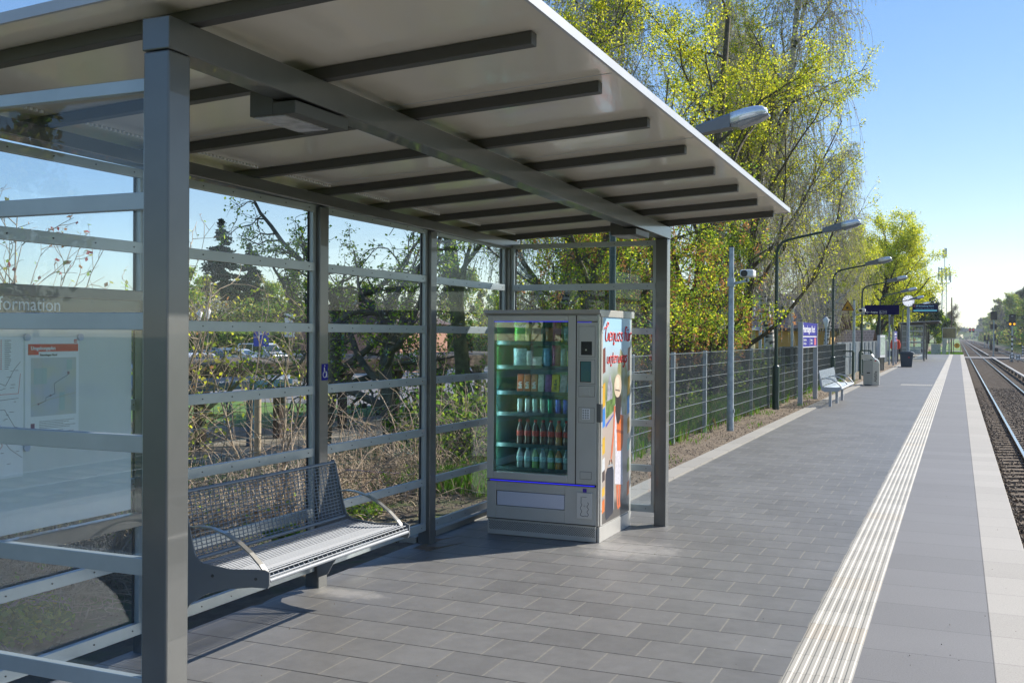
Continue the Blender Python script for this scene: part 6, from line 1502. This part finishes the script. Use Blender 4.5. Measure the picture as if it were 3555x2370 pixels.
shoots((-6.3, 6.6, -.3), [(-.6, -1.9, 3.0, .02), (-.3, -1.2, 2.6, .018), (.2, -.5, 2.4, .02), (.1, .5, 2.3, .018), (-.4, .9, 2.2, .017), (.3, 1.3, 1.9, .016), (-.2, -.2, 2.7, .016), (.4, .2, 2.0, .014)], 'tall arching shrub with thin pale stems behind the second rear bay', 3, [L_YEL, L_LIME, L_BRN], (2, 2, 1))
shoots((-6.4, 8.6, -.35), [(-.6, -.9, 2.0, .015), (0, .8, 2.0, .018), (.3, 0, 2.2, .015), (-.2, 1.4, 1.8, .015), (0, -.4, 2.3, .014)], 'twiggy shrub with yellow buds behind the second rear post', 4, [L_YEL, L_LIME], (1, 1))
shoots((-5.6, 3.6, -.1), [(0, -.3, 2.3, .016), (-.1, .2, 2.4, .015), (.1, .5, 2.2, .013), (-.2, .9, 2.0, .012), (0, 1.1, 2.35, .012), (.1, -.8, 2.0, .013)], 'budding shrub shoots seen through the near glass against the sky', 5, [L_RED, L_BRN, L_OLV], (2, 2, 1), leafn=3, lsz=.026)
shoots((-5.7, 4.9, -.1), [(0, .1, 2.5, .016), (-.2, .5, 2.2, .014), (.1, -.5, 2.1, .014), (0, -.2, 2.3, .012)], 'upright reddish budded shoots left of the big post', 7, [L_RED, L_BRN, L_OLV], (2, 2, 1), leafn=3, lsz=.026)
# thick arching stems in the middle of the second bay
t = empty('old_shrub', (-7.2, 7.3, -.6), 'old shrub with thick crooked mossy stems in the second rear bay', 'shrub'); rgx = random.Random(6); paths = []; tips = []
for d in ((-.3, -.4, 1), (.2, .9, .8), (.0, .3, 1), (.3, -.8, .8)): grow(rgx, (0, 0, 0), nrm(d), 2.4, .05, 0, [dict(seg=9, wob=.16, trop=.04, tap=.7), dict(n=10, ang=.8, len=.45, seg=6, wob=.25, trop=0, rr=.45, rmin=.006), dict(n=7, ang=.9, len=.5, seg=5, wob=.3, trop=-.05, rr=.5, rmin=.004)], paths, tips)
link('stems', tube_mesh(paths), BARKG, t); link('leaves', leaf_mesh(scatter(tips, 3, .02, np.random.default_rng(3)), .035, 4, (1, 1)), [L_LIME, L_OLV], t)
# ---- grass tufts along the fence
def grass(n, x0, x1, y0, y1, h_, seed, label, zf=ter, straw=.2, dens=None):
    rg = np.random.default_rng(seed); x_ = rg.uniform(x0, x1, n); y_ = rg.uniform(y0, y1, n)
    if dens is not None: k = dens(x_, y_, rg); x_, y_ = x_[k], y_[k]; n = len(x_)
    z = np.array([zf(a, b_) for a, b_ in zip(x_, y_)]); a = rg.uniform(0, 6.28, n); H = h_ * rg.uniform(.4, 1.2, n); ln_ = rg.normal(0, .3, (n, 2)) * H[:, None]; w_ = .005 + .003 * rg.random(n)
    b0 = np.stack([x_, y_, z], 1); u = np.stack([np.cos(a), np.sin(a), 0 * a], 1) * w_[:, None]; tp = b0 + np.stack([ln_[:, 0], ln_[:, 1], H], 1); md = b0 + np.stack([ln_[:, 0] * .3, ln_[:, 1] * .3, H * .6], 1)
    V = np.stack([b0 - u, b0 + u, md + u * .7, tp, md - u * .7], 1).reshape(-1, 3); F = np.arange(5 * n).reshape(n, 5)
    o = link('grass', np_mesh(V, F, (rg.random(n) < straw).astype(int)), [L_GRASS, L_STRAW]); tag(o, label, 'grass', kind='stuff')
grass(60000, -6.2, -3.75, 9.2, 40, .26, 1, 'tall fresh grass growing at the foot of the mesh fence', dens=lambda x_, y_, r_: r_.random(len(x_)) < np.clip((-3.72 - x_) * 1.3 + .2 * np.sin(y_ * 3), 0, 1))
grass(2600, -3.8, -3.2, 9, 40, .06, 2, 'sparse short grass on the sand strip', dens=lambda x_, y_, r_: (np.sin(y_ * 2.1) + np.sin(x_ * 9 + y_)) > 1.0)
grass(14000, -3.1, .4, 106.5, 125, .3, 3, 'bright green grass beyond the platform end', zf=lambda a, b_: -.25, straw=.05)
grass(16000, 9.5, 14, 60, 260, .35, 4, 'rough grass beside the far track', zf=lambda a, b_: eastz(a, b_), straw=.4)
grass(9000, -14, -6.2, 4, 17, .2, 5, 'grass on the slope behind the brambles', straw=.4)
o = link('grit', stones(420, -3.6, .4, 3, 22, .002, .0015, .005), mat('grit_mix', (.35, .3, .22), .9, col2=(.06, .05, .045), scale=3)); tag(o, 'specks of grit and tiny stones scattered on the platform paving', 'grit', kind='stuff')
# pebbles and clods on the sand
o = link('sand_clods', stones(3000, -3.85, -3.16, 8.9, 34, .0, .004, .016), mat('sand_clod', (.26, .2, .14), .95, var=.3)); tag(o, 'small clods and pebbles on the sandy strip', 'pebbles', kind='stuff')
o = link('sand_clods', stones(2600, -5.4, -3.97, 1.5, 9, .0, .004, .02), mat('sand_clod', (.26, .2, .14), .95, var=.3)); tag(o, 'small clods and pebbles on the soil behind the rear wall', 'pebbles', kind='stuff')

# ---- forest east of the tracks, generic broadleaf variants
def crown_tree(seed, h, rw, n, size, mats_, wts, name='forest_tree', bare=0, squash=1.0):
    rg = random.Random(seed); paths = []; tips = []
    P = [dict(seg=7, wob=.05, trop=.05, tap=.7), dict(n=15, ang=.7, len=.42, seg=5, wob=.14, trop=.08, start=.22, shrink=.5, rr=.4, tap=.7), dict(n=7, ang=.7, len=.5, seg=4, wob=.2, trop=.05, rr=.4, rmin=.02)]
    grow(rg, (0, 0, 0), (0, 0, 1), h * .95, h * .014, 0, P, paths, tips); rn2 = np.random.default_rng(seed)
    t = empty(name, (0, 0, 0)); link('trunk', tube_mesh(paths, (6, 4, 3)), BARK if not bare else TWIGG, t)
    C = scatter(tips, max(1, n // len(tips)), h * .022, rn2, .0); link('crown', leaf_mesh(C, size, seed, wts), mats_, t); return t
FV = [crown_tree(101, 15, 4, 4200, .34, [L_GRN, L_LIME, L_OLV], (3, 1, 2)), crown_tree(102, 16, 4, 3800, .34, [L_OLV, L_GREYT, L_GRN], (2, 3, 1)), crown_tree(103, 15, 4, 1300, .2, [L_GREYT], (1,), bare=1), crown_tree(104, 14, 4, 4200, .36, [L_LIME, L_YEL, L_GRN], (2, 1, 3)), crown_tree(105, 17, 4, 5200, .34, [L_DARK, L_NEEDLE], (1, 1))]
KN = ['green broadleaf tree', 'brownish budding tree', 'bare grey tree', 'spring green tree', 'dark pine']
used = [0] * 5; rg = random.Random(77); cnt = 0
def place(v, x_, y_, g, s, lb, grp):
    global used
    o = FV[v] if not used[v] else copy_tree(FV[v]); used[v] = 1; o.location = (x_, y_, g); o.rotation_euler = (0, 0, rg.uniform(0, 6.28)); o.scale = (s, s, s * rg.uniform(.92, 1.08)); tag(o, lb, 'tree', grp)
GE = 'trees of the wood east of the tracks'
y = 205; i = 0
while y < 1150:
    v = rg.choice([0, 1, 1, 2, 3, 0, 4]) ; x_ = 19 + rg.uniform(-1.5, 5)
    place(v, x_, y, -.9, rg.uniform(.82, 1.12), '%s, number %d along the edge of the wood right of the tracks' % (KN[v], i + 1), GE); y += 9 + y * .018; i += 1
y = 230
while y < 900:
    v = rg.choice([1, 2, 4, 0]); place(v, 27 + rg.uniform(-2, 5), y, -.6, rg.uniform(1.05, 1.35), '%s, number %d in the second row right of the tracks' % (KN[v], i + 1), GE); y += 18 + y * .02; i += 1
rg4 = np.random.default_rng(8); n = 30000; C = np.stack([rg4.uniform(14.5, 24, n), rg4.uniform(150, 900, n), rg4.random(n) ** 1.5 * 5.5 - 1], 1)
o = link('undergrowth', leaf_mesh(C, .75, 8, (2, 3, 2)), [L_GRN, L_OLV, L_GREYT]); tag(o, 'undergrowth along the foot of the wood right of the tracks', 'undergrowth', kind='stuff')
# far west line beyond the platform end
for j, (u, y_, v, s) in enumerate(((2184, 205, 2, .5), (2190, 235, 2, .55), (2150, 175, 2, .5), (2130, 150, 4, .45), (2118, 165, 4, .5), (2145, 160, 3, .42), (2100, 150, 0, .5), (2165, 260, 3, .5), (2178, 330, 1, .6), (2185, 450, 0, .7), (2190, 700, 0, .8), (2060, 120, 1, .6), (2020, 125, 0, .6), (1980, 110, 1, .6))):
    place(v, kx(u) * y_, y_, -1.0, s, '%s, number %d left of the tracks beyond the platform' % (KN[v], j + 1), 'trees left of the tracks beyond the platform')
# backdrop trees west, behind everything
for j, (u, y_) in enumerate([(430 + 42 * k, 95 + (k * 37) % 30) for k in range(19)] + [(1240 + 60 * k, 90 + (k * 29) % 25) for k in range(13)]):
    v = (0, 1, 3, 2, 1)[j % 5]; lbs = '%s, number %d from the left in the distant line behind the yard' % (KN[v], j + 1)
    place(v, kx(u) * y_, y_, -1.0, rg.uniform(.42, .62), lbs, 'distant tree line behind the yard')
# far wood closing the horizon
rg3 = np.random.default_rng(4); n = 26000
ang = rg3.uniform(-1.35, .35, n); rad = rg3.uniform(900, 1500, n); C = np.stack([rad * np.sin(ang), rad * np.cos(ang), -1 + 13 * rg3.random(n) ** .7], 1)
k = np.abs(C[:, 0] - 2) > 30; k |= C[:, 1] > 1350; C = C[k]
o = link('far_wood', leaf_mesh(C, 7, 4, (1, 1, 1)), [L_DARK, L_GRN, L_OLV]); tag(o, 'far continuous wood along the horizon', 'wood', kind='stuff')
# things behind the camera that the glass reflects
for j, (x_, y_, v, s) in enumerate(((-14, -24, 3, .5), (-26, -8, 0, .5), (-20, -34, 0, .6), (-10, -40, 3, .5), (-30, -22, 1, .6))):
    place(v, x_, y_, -1.0, s, '%s, number %d of those mirrored in the window glass' % (KN[v], j + 1), 'trees mirrored in the glass')

# ================================================================== air
HZ = 0.0002
m_, nt_, out_ = new_mat('thin_spring_haze'); pv = N(nt_, 'ShaderNodeVolumePrincipled'); pv.inputs['Color'].default_value = (.80, .88, 1, 1); pv.inputs['Density'].default_value = HZ; pv.inputs['Anisotropy'].default_value = .3
nt_.links.new(pv.outputs[0], out_.inputs['Volume'])
hz = MB().box(-1600, 1600, -450, 2700, -6, 40).build('haze', m_); tag(hz, 'thin pale spring haze over the whole place', 'haze', kind='stuff'); hz.display_type = 'BOUNDS'
